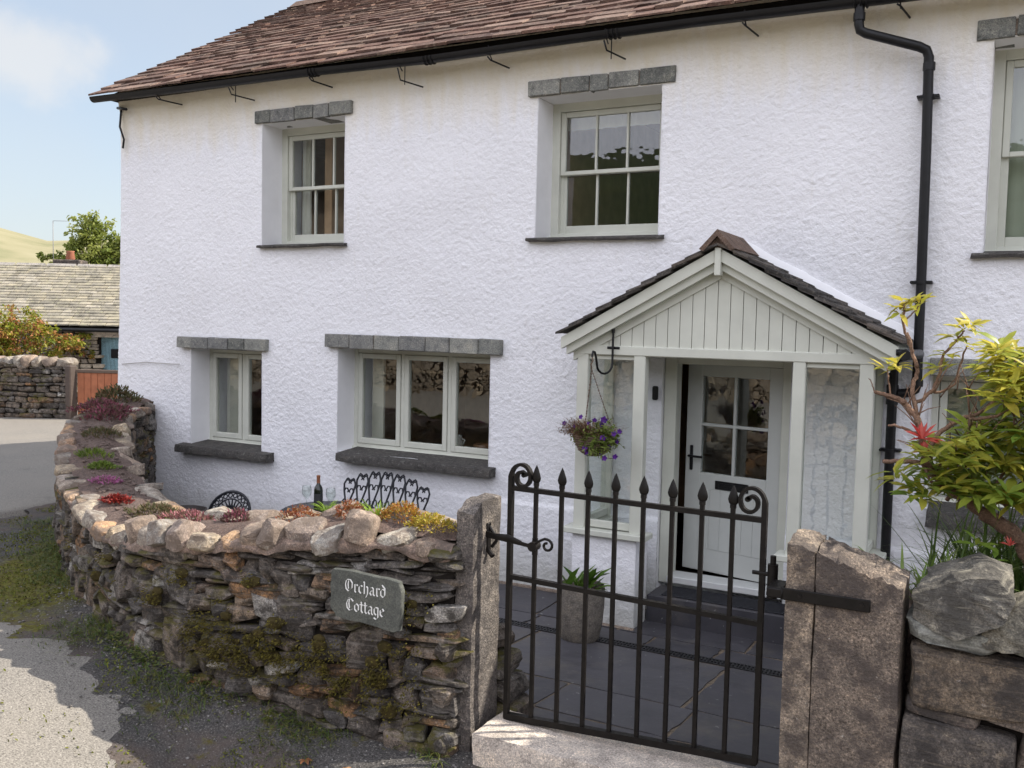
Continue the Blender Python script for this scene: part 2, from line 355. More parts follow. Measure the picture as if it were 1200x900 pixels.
COPING = stonemat('warm_coping_stone', [(.34, .26, .20), (.22, .18, .155), (.46, .38, .27), (.27, .26, .24), (.42, .26, .14), (.27, .20, .175), (.44, .41, .35), (.24, .225, .21), (.38, .30, .20)], blot=(.48, .44, .38), lich=(.62, .60, .54), scale=9, bs=(20, .9, .02), dark=(.16, .125, .10), speck=.45)
BOULDER = stonemat('olive_grey_boulder', [(.17, .16, .13), (.23, .21, .165), (.14, .13, .115), (.20, .19, .15)], blot=(.36, .33, .26), lich=(.46, .43, .37), scale=6, bs=(14, 1, .04), dark=(.06, .055, .048), bed=.8, speck=.45)
BLOCK = stonemat('brown_wall_block', [(.13, .105, .09), (.19, .15, .11), (.10, .092, .088)], blot=(.29, .24, .18), lich=(.42, .38, .34), scale=6, bs=(18, 1, .03), dark=(.045, .04, .038), bed=.3, speck=.6)
GREENSLAB = stonemat('grey_green_wall_slab', [(.19, .195, .175), (.22, .22, .195)], blot=(.33, .32, .28), scale=8, dark=(.09, .088, .08), bed=.6)
POST = stonemat('weathered_post_stone', [(.175, .142, .118), (.33, .27, .21)], blot=(.36, .30, .24), lich=(.5, .46, .4), scale=4.5, bs=(55, 1.0, .016), dark=(.075, .062, .056), speck=.85)
DARKPOST = stonemat('grey_post_stone', [(.15, .135, .125), (.21, .185, .165)], blot=(.30, .27, .24), lich=(.5, .46, .4), scale=7, bs=(45, 1.0, .016), dark=(.075, .066, .062), speck=.8)
THRESH = stonemat('pale_threshold_stone', [(.56, .49, .42), (.50, .45, .40)], blot=(.36, .31, .27), speck=.5, scale=7, bs=(30, .6, .008))
SIGNSLATE = stonemat('green_sign_slate', [(.088, .093, .084), (.088, .093, .084)], blot=(.12, .125, .115), scale=5, bs=(30, .25, .003), rough=.6)
LETTER = simple('white_letter_paint', (.78, .78, .76), .6, .3, var=.04)
EARTH = stonemat('gritty_soil', [(.14, .10, .085), (.20, .15, .13)], blot=(.30, .25, .22), scale=30, bs=(80, 1, .02))
CORE = simple('wall_core_mortar_shade', (.018, .015, .013), .95, .1, var=.4, scale=20, bmp=(30, .6, .02))  # core colour holds mortar and the painted shade in gaps between stones
MOSS = leafmat('olive_moss', [(.040, .028, .010), (.075, .058, .012), (.16, .135, .02), (.05, .038, .011), (.12, .10, .016)], .15, .9)
GRASS = leafmat('verge_grass', [(.05, .085, .02), (.10, .14, .03), (.17, .16, .05), (.06, .10, .02)], .3)
TRIM = simple('pale_threshold_timber', (.62, .63, .62), .45, .4, var=.05)
RUBBER = simple('charcoal_rubber_mat', (.030, .031, .036), .85, .2, var=.2, scale=40, bmp=(160, .5, .004))
PLANTPOT = stonemat('grey_concrete_planter', [(.19, .17, .145), (.22, .2, .17)], blot=(.11, .1, .085), scale=16, bs=(60, 1, .01))
PINKMORTAR = stonemat('pink_brown_mortar', [(.25, .185, .15), (.25, .185, .15)], blot=(.34, .28, .24), scale=9, bs=(40, .9, .015), dark=(.12, .095, .08), speck=.5)

# ------------------------------------------------------------------ ground
def gz(x, y):
    a = .16-.28*smooth01((x+5.4)/3.0)
    b = .07*max(0, -y-3.9) if y < -3.9 else 0
    c = -.16*smooth01((-x-9)/10)-.17*smooth01((-y-3.72)/.55)*smooth01((x+5.2)/1.4)
    return a+min(b, .35)+c
WALLPATH = [(-2.60, -3.49), (-3.2, -3.62), (-4.0, -3.72), (-4.7, -3.70), (-5.28, -3.5), (-5.95, -3.18), (-6.85, -2.67), (-7.75, -2.06), (-8.7, -1.2), (-9.38, -.25)]
WALLTOP = [1.0, 1.0, .90, .81, .74, .75, .82, .98, 1.10, 1.18]
WALLW = [.42, .44, .5, .56, .6, .62, .62, .6, .58, .56]
def catmull(P, k):
    out = []; n = len(P)
    for i in range(n-1):
        p0, p1, p2, p3 = [np.array(P[max(0, min(n-1, j))], float) for j in (i-1, i, i+1, i+2)]
        for s in range(k):
            t = s/k; out.append(.5*((2*p1)+(-p0+p2)*t+(2*p0-5*p1+4*p2-p3)*t*t+(-p0+3*p1-3*p2+p3)*t**3))
    out.append(np.array(P[-1], float)); return np.array(out)
WP = catmull([(a[0], a[1], h, w) for a, h, w in zip(WALLPATH, WALLTOP, WALLW)], 20)
WS = np.concatenate([[0], np.cumsum(np.linalg.norm(np.diff(WP[:, :2], axis=0), axis=1))]); WLEN = WS[-1]
def wat(s):
    """point on the wall's outer foot line, top height, width, tangent, outward normal"""
    q = [np.interp(s, WS, WP[:, k]) for k in range(4)]
    e = .05; a = np.array([np.interp(min(s+e, WLEN), WS, WP[:, k])-np.interp(max(s-e, 0), WS, WP[:, k]) for k in (0, 1)]); a /= np.linalg.norm(a)
    return np.array(q[:2]), q[2], q[3], a, np.array([-a[1], a[0]])*(1 if True else 1)
def walldist(x, y):
    return np.min(np.hypot(WP[:, 0]-x, WP[:, 1]-y))

def grid_sheet(name, xs, ys, zf, mat, skip=None):
    nx, ny = len(xs), len(ys); m = MB()
    vs = [(x, y, zf(x, y)) for y in ys for x in xs]; fs = []
    for j in range(ny-1):
        for i in range(nx-1):
            if skip and skip((xs[i]+xs[i+1])/2, (ys[j]+ys[j+1])/2): continue
            a = j*nx+i; fs.append((a, a+1, a+nx+1, a+nx))
    m.add(vs, fs); return m.build(name, mat, None, True)
xs = list(np.concatenate([np.linspace(-900, -40, 14), np.linspace(-36, -12, 25), np.arange(-11.8, 4, .2), np.linspace(5, 30, 14), np.linspace(60, 900, 8)]))
ys = list(np.concatenate([np.linspace(-900, -60, 8), np.linspace(-40, -12, 15), np.arange(-11.8, .6, .2), np.linspace(1, 40, 30), np.linspace(80, 900, 10)]))
def in_patio(x, y): return -9.2 < x < 3.6 and -2.2 < y < 3 or (-2.5 < x < -.4 and -3.4 < y < 0) or (-.4 < x < 3.6 and -3.3 < y < 0)
struct(grid_sheet('road', xs, ys, lambda x, y: gz(x, y)-(.6 if in_patio(x, y) else 0), ASPHALT))
# verge: a strip of moss and gravel along the foot of the wall, its outer edge ragged
def verge():
    m = MB(); ns = 420; nt = 16; vs = []; fs = []
    for i in range(ns+1):
        s = -.55+(WLEN+.3)*i/ns
        p, h, w, t, n = wat(max(0, min(WLEN, s))); p = p+t*min(0, s)
        wd = .45+.5*mn.noise(Vector((s*.7, 3.1, 0)))+.25*mn.noise(Vector((s*3, 8, 0)))+.10*mn.noise(Vector((s*9, 2, 0)))+.05*mn.noise(Vector((s*24, 5, 0))) + (.5 if 2.8 < s < 6.2 else 0)*smooth01((s-2.8))*smooth01((6.2-s))
        if s < 3: wd += .45*(1-s/3)
        for j in range(nt+1):
            u = j/nt; q = p+n*(-.15+(wd+.15)*u)
            z = gz(q[0], q[1])+.004+(.045*(1-u)**1.5)+.018*mn.noise(Vector((q[0]*4, q[1]*4, 0)))*(1-u)
            vs.append((q[0], q[1], z if j < nt else gz(q[0], q[1])-.004))
    for i in range(ns):
        for j in range(nt): a = i*(nt+1)+j; fs.append((a, a+1, a+nt+2, a+nt+1))
    m.add(vs, fs); return struct(m.build('verge', VERGE, None, True))
verge()

# patio of big slate slabs falling gently towards the house
def pz(y): return -.205 if y > -.7 else -.205-.085*(y+.7)
def patio():
    m = MB(); X = []
    rg = random.Random(77)
    def slab(x0, x1, y0, y1, r):
        g = .013; n = 7; top = []; j = lambda: rg.uniform(-.009, .009)
        ring = [(x0+g+(x1-x0-2*g)*k/n, y0+g) for k in range(n)]+[(x1-g, y0+g+(y1-y0-2*g)*k/n) for k in range(n)]+[(x1-g-(x1-x0-2*g)*k/n, y1-g) for k in range(n)]+[(x0+g, y1-g-(y1-y0-2*g)*k/n) for k in range(n)]
        ring = [(x+j(), y+j()) for x, y in ring]; k = len(ring); tl = rg.uniform(-.004, .004)
        m.add([(x, y, pz(y)+tl) for x, y in ring]+[(x, y, pz(y)-.05) for x, y in ring], [tuple(range(k))]+[(i, i+k, (i+1) % k+k, (i+1) % k) for i in range(k)], r)
    rows = [(-3.16, -2.80, [-2.5, -1.53, -.85]), (-2.80, -2.24, [-2.9, -2.45, -1.61, -.85]), (-2.24, -1.155, [-3.2, -1.70, -.85]), (-1.035, -.70, [-3.42, -2.4, -1.86, -.85]), (-.70, .02, [-3.48, -2.74, -1.7, -.85]),
            (-2.24, -1.155, [-6.6, -5.2, -4.3, -3.2]), (-1.035, -.70, [-9.0, -7.6, -6.2, -5.1, -3.42]), (-.70, .02, [-9.3, -8, -6.6, -5.4, -4.3, -3.48]), (-3.0, -2.24, [-5.1, -4.1, -2.9])]
    for y0, y1, xx in rows:
        for a, b in zip(xx[:-1], xx[1:]): slab(a, b, y0, y1, rg.random())
    o = struct(m.build('patio', SLAB))
    b = MB(); vs = []; fs = []
    for y in (-3.35, -2.2, -.7, 0.05):
        for x in (-9.3, -.4): vs.append((x, y, pz(y)-.010))
    for i in range(3): fs.append((2*i, 2*i+1, 2*i+3, 2*i+2))
    vs[0] = (-4.8, -3.2, pz(-3.2)-.010)
    b.add(vs, fs); struct(b.build('patio_bed', stonemat('earthy_patio_joint', [(.17, .135, .10), (.13, .105, .085)], blot=(.09, .085, .05), scale=14)))
patio()

# ------------------------------------------------------------------ cottage
cottage = thing('cottage', 'white roughcast two storey cottage with red brown slate roof and gabled porch', 'house', (-3, 2, 0))
OPEN = dict(ul=(-7.22, -6.11, 3.03, 4.315), um=(-3.915, -2.745, 3.03, 4.29), ll=(-8.28, -7.21, .79, 1.885), lm=(-6.17, -4.36, .885, 1.955),
            ur=(-.25, .93, 2.84, 4.36), lr=(-.56, .95, .92, 1.93), dr=(-2.66, -1.58, -.02, 2.0))
def facade():
    x0, x1, z0, z1 = -9.47, 1.2, -.35, 4.86; st = .0165
    X = set(np.round(np.arange(x0, x1+1e-6, st), 4)); Z = set(np.round(np.arange(z0, z1+1e-6, st), 4))
    def snap(S, v):
        L = sorted(S); k = min(L, key=lambda q: abs(q-v)); S.discard(k); S.add(v)
    for a, b, c, d in OPEN.values(): snap(X, a); snap(X, b); snap(Z, c); snap(Z, d)
    X = np.array(sorted(X)); Z = np.array(sorted(Z)); nx, nz = len(X), len(Z)
    vs = np.zeros((nz, nx, 3))
    for j, z in enumerate(Z):
        bx = .035*(4.6-z)
        for i, x in enumerate(X):
            q = Vector((x*26, z*30, 0)); d = .0085*(abs(mn.noise(q))*1.4+.8*mn.noise(q*1.9)+.45*mn.noise(q*3.7))
            d += .022*mn.noise(Vector((x*.55, z*.7, 4)))+.008*mn.noise(Vector((x*2, z*2, 9)))
            if z > 4.45: d += .07*smooth01((z-4.45)/.3)
            if z < .60: d += .022*smooth01((.60-z)/.03)*smooth01((x+5.2)/.8)
            c = max(0, 1-(x-x0)/.10); yb = .06*c*c        # soft rounded corner
            vs[j, i] = (x-bx*max(0, 1-(x-x0)/.9), yb-d, z)
    keep = np.ones((nz-1, nx-1), bool); xc = (X[1:]+X[:-1])/2; zc = (Z[1:]+Z[:-1])/2
    for a, b, c, d in OPEN.values(): keep[np.ix_((zc > c) & (zc < d), (xc > a) & (xc < b))] = False
    idx = np.arange(nz*nx).reshape(nz, nx); a = idx[:-1, :-1][keep]; b = idx[:-1, 1:][keep]; c = idx[1:, 1:][keep]; d = idx[1:, :-1][keep]
    quads = np.stack([a, b, c, d], 1); V = vs.reshape(-1, 3)-np.array(cottage.location)
    me = bpy.data.meshes.new('front_wall'); me.vertices.add(len(V)); me.vertices.foreach_set('co', V.ravel())
    me.loops.add(quads.size); me.loops.foreach_set('vertex_index', quads.ravel().astype(np.int32))
    me.polygons.add(len(quads)); me.polygons.foreach_set('loop_start', np.arange(0, quads.size, 4, dtype=np.int32)); me.polygons.foreach_set('loop_total', np.full(len(quads), 4, np.int32))
    me.update(calc_edges=True); me.polygons.foreach_set('use_smooth', np.ones(len(quads), bool)); me.materials.append(WHITE)
    o = bpy.data.objects.new('front_wall', me); col.objects.link(o); o.parent = cottage
facade()
# plaster reveals round every opening
for k, (a, b, c, d) in OPEN.items():
    m = MB(); y0, y1 = .03, .62
    if k == 'dr': y1 = .30
    n = 6
    def strip(p, q):
        vs = []; fs = []
        for i in range(n+1):
            for j in range(2):
                t = i/n; e = .004*mn.noise(Vector((p[0]*3+t*5, p[2]*3+j, q[2])))
                vs.append((p[0]+(q[0]-p[0])*t+e, (-.012 if j == 0 else y1), p[2]+(q[2]-p[2])*t+e))
        for i in range(n): fs.append((2*i, 2*i+1, 2*i+3, 2*i+2))
        m.add(vs, fs)
    strip((a, 0, c), (a, 0, d)); strip((b, 0, d), (b, 0, c)); strip((a, 0, d), (b, 0, d)); strip((b, 0, c), (a, 0, c))
    m.build('door_reveal' if k == 'dr' else 'window_reveal', SMOOTHWHITE, cottage, True, sharp=40)
# the hidden sides of the shell
m = MB(); ZE = 4.82; T = .59; YR = 3.1; ZR = 4.80+T*3.32
m.box((1.2, -.03, -.4), (4.1, .2, 4.85), .01)
m.box((-9.3, 6.3, -.4), (4.1, 6.5, 4.8))
for x in (-9.47, 3.95):
    m.add([(x, .02, -.4), (x, 6.5, -.4), (x, 6.5, 4.8), (x, YR, ZR-.06), (x, .02, 4.8), (x+.15, .02, -.4), (x+.15, 6.5, -.4), (x+.15, 6.5, 4.8), (x+.15, YR, ZR-.06), (x+.15, .02, 4.8)],
          [(0, 1, 2, 3, 4), (9, 8, 7, 6, 5), (0, 4, 9, 5)])
m.build('gable_wall', WHITE, cottage)
m = MB()
m.box((-9.3, .62, -.12), (3.9, 6.3, -.08)); m.box((-9.3, .62, 2.35), (3.9, 6.3, 2.7)); m.box((-9.3, .62, 4.62), (3.9, 6.3, 4.66))
m.build('interior_floor', ROOMFLOOR, cottage)
m = MB(); m.box((-9.3, 3.6, -.1), (3.9, 3.7, 4.7)); 
for x in (-9.32, -6.9, -4.1, -1.0, 1.5): m.box((x, .64, -.08), (x+.1, 3.6, 4.62))
m.build('interior_wall', ROOM, cottage)

def roof():
    m = MB(); rg = random.Random(3); y = -.30; rows = []
    sl = math.hypot(1, T); s = 0.0; L = 3.5*sl; g = .20
    while s < L: rows.append((s, g)); s += g; g = max(.105, g*.975)
    for k, (s, g) in enumerate(rows):
        x = -9.58+rg.uniform(-.03, .03); sag = .02*math.sin(k*.7)
        while x < 4.25:
            w = rg.uniform(.16, .42)*(1 if k > 6 else 1.15)
            Ls = g*1.9; t = rg.uniform(.014, .03); e = rg.uniform(-.012, .008); tilt = rg.uniform(-.004, .004)
            wav = .018*mn.noise(Vector((x*.6, s*.8, 2)))
            if s+e+Ls > L+.1: Ls = max(.1, L+.1-s-e)
            pts = []
            for top in (0, 1):
                for uu, ss in ((.004, 0), (w-.004, 0), (w-.004, Ls), (.004, Ls)):
                    d = s+e+ss+rg.uniform(-.004, .004); yy = -.30+d/sl; lift = (.040 if ss == 0 else .008)+(t if top else 0)+wav+(tilt if uu > .1 else -tilt)
                    pts.append((x+uu+rg.uniform(-.003, .003), yy-lift*T/sl, 4.735+d*T/sl+lift/sl))
            m.hexa(pts, rg.random()); x += w
    rf = m.build('roof', ROOFSLATE, cottage)
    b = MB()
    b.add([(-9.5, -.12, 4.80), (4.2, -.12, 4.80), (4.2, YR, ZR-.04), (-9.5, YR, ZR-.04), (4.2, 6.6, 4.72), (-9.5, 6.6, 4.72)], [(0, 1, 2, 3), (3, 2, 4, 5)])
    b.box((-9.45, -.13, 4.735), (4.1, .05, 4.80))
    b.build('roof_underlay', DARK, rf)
    r = MB(); x = -9.5
    while x < 4: r.add([(x, YR-.16, ZR-.03), (x, YR, ZR+.1), (x, YR+.16, ZR-.03), (x+.44, YR-.16, ZR-.03), (x+.44, YR, ZR+.1), (x+.44, YR+.16, ZR-.03)], [(0, 1, 4, 3), (1, 2, 5, 4), (0, 2, 1), (3, 4, 5)], .5); x += .45
    r.build('ridge_tile', RIDGE, rf)
    # back slope slates as wide courses
    q = MB()
    for i in range(16):
        a = i/16; bb = (i+1)/16
        q.hexa([(-9.55, YR+3.5*a, ZR-2.05*a), (4.2, YR+3.5*a, ZR-2.05*a), (4.2, YR+3.5*bb+.06, ZR-2.05*bb), (-9.55, YR+3.5*bb+.06, ZR-2.05*bb)]+[(-9.55, YR+3.5*a, ZR+.02-2.05*a), (4.2, YR+3.5*a, ZR+.02-2.05*a), (4.2, YR+3.5*bb+.06, ZR+.05-2.05*bb), (-9.55, YR+3.5*bb+.06, ZR+.05-2.05*bb)], random.random())
    q.build('rear_roof_slope', ROOFSLATE, rf)
roof()

# gutter, brackets and rainwater pipe
def gutter():
    xs = [-9.62, -8, -6.3, -5.0, -3.5, -2.4, -1.2, 0.5, 4.1]; zs = [4.765, 4.745, 4.735, 4.705, 4.715, 4.715, 4.70, 4.68, 4.64]
    m = MB(); n = 9; vs = []; fs = []
    for x, z in zip(xs, zs):
        for k in range(n): a = math.pi*(1+k/(n-1)); vs.append((x, -.235+.058*math.cos(a), z+.058*math.sin(a)))
        for k in range(n): a = math.pi*(2-k/(n-1)); vs.append((x, -.235+.052*math.cos(a), z+.052*math.sin(a)))
    N = 2*n
    for i in range(len(xs)-1):
        for k in range(N): fs.append((i*N+k, i*N+(k+1) % N, (i+1)*N+(k+1) % N, (i+1)*N+k))
    fs.append(tuple(range(N))); m.add(vs, fs)
    for x in (-6.33, -4.95, -3.1, -1.14):
        z = np.interp(x, xs, zs); pts = [(x, -.235+.064*math.cos(math.pi*(1+k/8)), z+.064*math.sin(math.pi*(1+k/8))) for k in range(9)]
        for d in (-.04, .0, .04): m.tube([(p[0]+d, p[1], p[2]) for p in pts], .008, 6)
    g = m.build('gutter', BLACK, cottage, True, sharp=50)
    for x, dz, dx in ((-8.55, .02, .18), (-7.45, -.02, .16), (-6.36, .02, .12), (-5.28, -.06, .14), (-4.3, .02, .1), (-3.17, -.03, .1), (-2.0, .03, .06), (-.87, .04, .05), (.6, .0, .06)):
        z = np.interp(x, xs, zs); b = MB()
        b.tube([(x, -.27, z+.02), (x, -.235, z-.062), (x, -.20, z-.09)], .006, 6)
        b.tube([(x-.02, -.25, z-.07), (x, -.23, z-.12+dz), (x+dx, -.05, z-.16+dz)], .008, 6)
        if dz < 0: b.tube([(x+.03, -.2, z-.05), (x+.03, -.2, z-.22)], .005, 6)
        b.build('gutter_bracket', BLACK, g, True)
    p = MB(); r = .036
    p.tube([(-1.15, -.235, 4.66), (-1.15, -.235, 4.52), (-1.14, -.232, 4.475), (-1.10, -.225, 4.45), (-.74, -.135, 4.335), (-.69, -.115, 4.31), (-.672, -.105, 4.26), (-.66, -.095, 3.6), (-.65, -.09, 2.6), (-.645, -.09, 1.86), (-.655, -.09, 1.82), (-.69, -.09, 1.795), (-.77, -.09, 1.785)], r, 14)
    for q in ((-1.15, -.235, 4.60), (-.668, -.1, 4.22), (-.645, -.09, 1.9)): p.tube([q, (q[0], q[1], q[2]-.055)], r+.007, 14)
    pp = p.build('downpipe', BLACK, cottage, True, sharp=45)
    p = MB(); p.tube([(-.63, -1.2, 2.10), (-.63, -.2, 2.09), (-.75, -.12, 2.07), (-.81, -.10, 2.02), (-.81, -.09, 1.2), (-.805, -.09, -.05)], r, 14)
    p.tube([(-.812, -.09, 1.85), (-.812, -.09, 1.70)], r+.008, 14); p.build('porch_downpipe', BLACK, pp, True, sharp=45)
    for z, x in ((3.98, -.665), (2.62, -.65), (1.35, -.81)):
        b = MB(); b.tube([(x, -.09, z-.012), (x, -.09, z+.012)], r+.008, 14); b.box((x-.075, -.1, z-.012), (x+.075, -.02, z+.012), .003)
        b.tube([(x-.07, -.115, z), (x-.07, 0, z)], .008, 6); b.tube([(x+.07, -.115, z), (x+.07, 0, z)], .008, 6); b.build('pipe_clip', BLACK, pp, True, sharp=40)
gutter()
# broken old cable at the house corner
m = MB(); m.tube([(-9.36, -.06, 4.66), (-9.40, -.05, 4.45), (-9.33, -.05, 4.30), (-9.36, -.04, 4.2)], .012, 6); m.tube([(-9.40, -.08, 4.66), (-9.2, -.12, 4.62)], .016, 6)
m.build('broken_bracket', BLACK, cottage, True); m = MB(); m.tube([(-9.42, -.02, 1.66), (-9.0, -.025, 1.70), (-8.6, -.026, 1.695), (-8.44, -.03, 1.70)], .005, 5)
m.build('cable', simple('painted_grey_cable', (.38, .36, .33), .7), cottage, True)

def lintel(x0, x1, z0, z1, nb, proj, par, seed):
    rg = random.Random(seed); m = MB(); cuts = [0]+sorted((i+rg.uniform(-.2, .2))/nb for i in range(1, nb))+[1]
    for a, b in zip(cuts[:-1], cuts[1:]):
        g = rg.uniform(.002, .007); xa = x0+(x1-x0)*a+g; xb = x0+(x1-x0)*b-g; t = rg.uniform(-.010, .010); k0 = len(m.v); dz = rg.uniform(-.006, .006)
        m.box((xa, -proj+rg.uniform(-.008, .006), z0+dz), (xb, .25, z1+dz*.5), .007, rotm(0, t, 0), rnd=rg.random())
        m.v[k0:] = [(p[0]+rg.uniform(-.0035, .0035), p[1]+rg.uniform(-.003, .003), p[2]+rg.uniform(-.0035, .0035)) for p in m.v[k0:]]
    o = m.build('lintel', LINTEL, par)
    k = MB(); k.box((x0+.01, -proj+.018, z0+.012), (x1-.01, .2, z1-.012), .004); k.build('lintel_mortar', MORTAR, par)
def sill(x0, x1, z0, z1, yf, par, seed, smooth=False):
    m = MB(); rg = random.Random(seed); L = x1-x0
    n = max(2, int(L/.05)); ring = []; 
    vs = []; fs = []
    for i in range(n+1):
        x = x0+L*i/n
        for (y, z) in ((yf, z0), (yf-.004, z0+(z1-z0)*.5), (yf+.012, z1-.002), (.31, z1+.038), (.31, z0)):
            e = mn.noise(Vector((x*7, z*9, seed)))*.012 if y < .2 else 0
            e2 = mn.noise(Vector((x*4, y*5, seed+5)))*.010 if y < .2 else 0
            vs.append((x+(e if i in (0, n) else 0), y+e, z+e2))
    for i in range(n):
        for k in range(5): fs.append((i*5+k, (i+1)*5+k, (i+1)*5+(k+1) % 5, i*5+(k+1) % 5))
    fs.append((4, 3, 2, 1, 0)); fs.append(tuple(n*5+k for k in range(5)))
    m.add(vs, fs, .5); return m.build('sill', SILL, par, True, sharp=35)

def pane(par, x0, x1, y, z0, z1):
    m = MB(); m.box((x0, y-.002, z0), (x1, y+.002, z1)); return m.build('pane', GLASS, par)
def frame_boxes(m, x0, x1, z0, z1, y0, y1, l, r, b, t, bev=.004):
    m.box((x0, y0, z0), (x0+l, y1, z1), bev); m.box((x1-r, y0, z0), (x1, y1, z1), bev)
    m.box((x0+l-.001, y0+.001, z0), (x1-r+.001, y1-.001, z0+b), bev); m.box((x0+l-.001, y0+.001, z1-t), (x1-r+.001, y1-.001, z1), bev)
def sash_window(key, D=.30):
    a, b, c, d = OPEN[key]; m = MB()
    frame_boxes(m, a-.01, b+.01, c-.01, d+.01, D, D+.12, .085, .085, .075, .085)
    m.box((a-.01, D-.045, c-.005), (b+.01, D+.01, c+.035), .006)
    m.box((a+.075, D+.055, c+.06), (a+.10, D+.07, d-.08)); m.box((b-.10, D+.055, c+.06), (b-.075, D+.07, d-.08))
    w = m.build('window', SAGE, cottage)
    x0, x1, z0, z1 = a+.078, b-.078, c+.066, d-.078; zm = (z0+z1)/2
    for (za, zb, y, bb, tt) in ((zm-.02, z1, D+.018, .038, .05), (z0, zm+.018, D+.062, .075, .036)):
        s = MB(); frame_boxes(s, x0, x1, za, zb, y, y+.04, .05, .05, bb, tt, .005)
        for i in (1, 2):
            xm = x0+.05+(x1-x0-.1)*i/3; s.box((xm-.010, y+.003, za+bb-.002), (xm+.010, y+.036, zb-tt+.002), .004)
        so_ = s.build('sash', SAGE, w); 
        pane(w, x0+.045, x1-.045, y+.024, za+bb-.006, zb-tt+.006)
    return w
def casement(key, n, D=.27):
    a, b, c, d = OPEN[key]; m = MB()
    frame_boxes(m, a-.01, b+.01, c-.01, d+.01, D, D+.10, .06, .06, .07, .06)
    W = (b-a-.10)/n
    for i in range(1, n): x = a+.05+W*i; m.box((x-.022, D+.002, c+.05), (x+.022, D+.098, d-.04), .004)
    m.box((a-.01, D-.03, c-.005), (b+.01, D+.01, c+.03), .006)
    w = m.build('window', SAGE, cottage)
    for i in range(n):
        x0 = a+.05+W*i+(.006 if i == 0 else .026); x1 = a+.05+W*(i+1)-(.006 if i == n-1 else .026)
        s = MB(); frame_boxes(s, x0, x1, c+.064, d-.054, D-.008, D+.05, .052, .052, .06, .052, .005); s.build('casement', SAGE, w)
        pane(w, x0+.048, x1-.048, D+.022, c+.12, d-.102)
    return w
def blind(par, x0, x1, y, z0, z1, mat):
    m = MB(); n = 24; vs = []; fs = []
    for i in range(n+1):
        x = x0+(x1-x0)*i/n; e = .018*math.sin(i*1.9)
        vs += [(x, y+e, z0), (x, y+e*.7, z1)]
    for i in range(n): fs.append((2*i, 2*i+2, 2*i+3, 2*i+1))
    m.add(vs, fs); m.build('curtain', mat, par, True)
CURT = simple('pale_curtain', (.62, .60, .52), .9, .1, var=.06); CURTG = simple('sage_linen_curtain', (.42, .44, .36), .9, .1, var=.06)
w = sash_window('ul'); lintel(-7.32, -6.015, 4.32, 4.455, 5, .035, w, 1); sill(-7.25, -6.08, 3.0, 3.03, -.06, w, 1); blind(w, -7.1, -6.98, .50, 3.1, 4.3, CURT)
w = sash_window('um'); lintel(-4.02, -2.625, 4.295, 4.435, 5, .035, w, 2); sill(-3.99, -2.69, 2.995, 3.028, -.06, w, 2); blind(w, -3.85, -2.8, .50, 4.08, 4.3, CURT)
w = sash_window('ur'); lintel(-.37, 1.05, 4.365, 4.505, 5, .03, w, 3); sill(-.33, 1.0, 2.80, 2.838, -.06, w, 3); blind(w, -.2, .9, .50, 2.9, 4.3, CURTG)
w = casement('ll', 2); lintel(-8.45, -7.11, 1.887, 2.015, 5, .075, w, 4); sill(-8.42, -7.03, .70, .785, -.13, w, 4)
w = casement('lm', 3); lintel(-6.30, -4.215, 1.957, 2.10, 7, .075, w, 5); sill(-6.10, -4.28, .80, .88, -.13, w, 5)
w = casement('lr', 2); lintel(-.57, 1.1, 1.93, 2.06, 5, .05, w, 6); sill(-.54, 1.05, .80, .915, -.12, w, 6); blind(w, -.5, .9, .50, 1.0, 1.9, CURTG)
# internal shutters at the left of the ground floor windows
m = MB(); m.box((-8.2, .46, .85), (-7.98, .50, 1.86), .006); m.build('inner_shutter', CURT, cottage); m = MB(); m.box((-6.08, .46, .93), (-5.93, .50, 1.9), .006); m.build('inner_shutter', CURT, cottage)
# board on the inner window ledge
PINE = simple('pine_board', (.35, .19, .08), .5)
m = MB(); m.box((-6.17, .40, .85), (-4.36, .66, .90), .006); m.build('window_board', PINE, cottage); m = MB(); m.box((-8.28, .40, .75), (-7.21, .66, .80), .006); m.build('window_board', PINE, cottage)

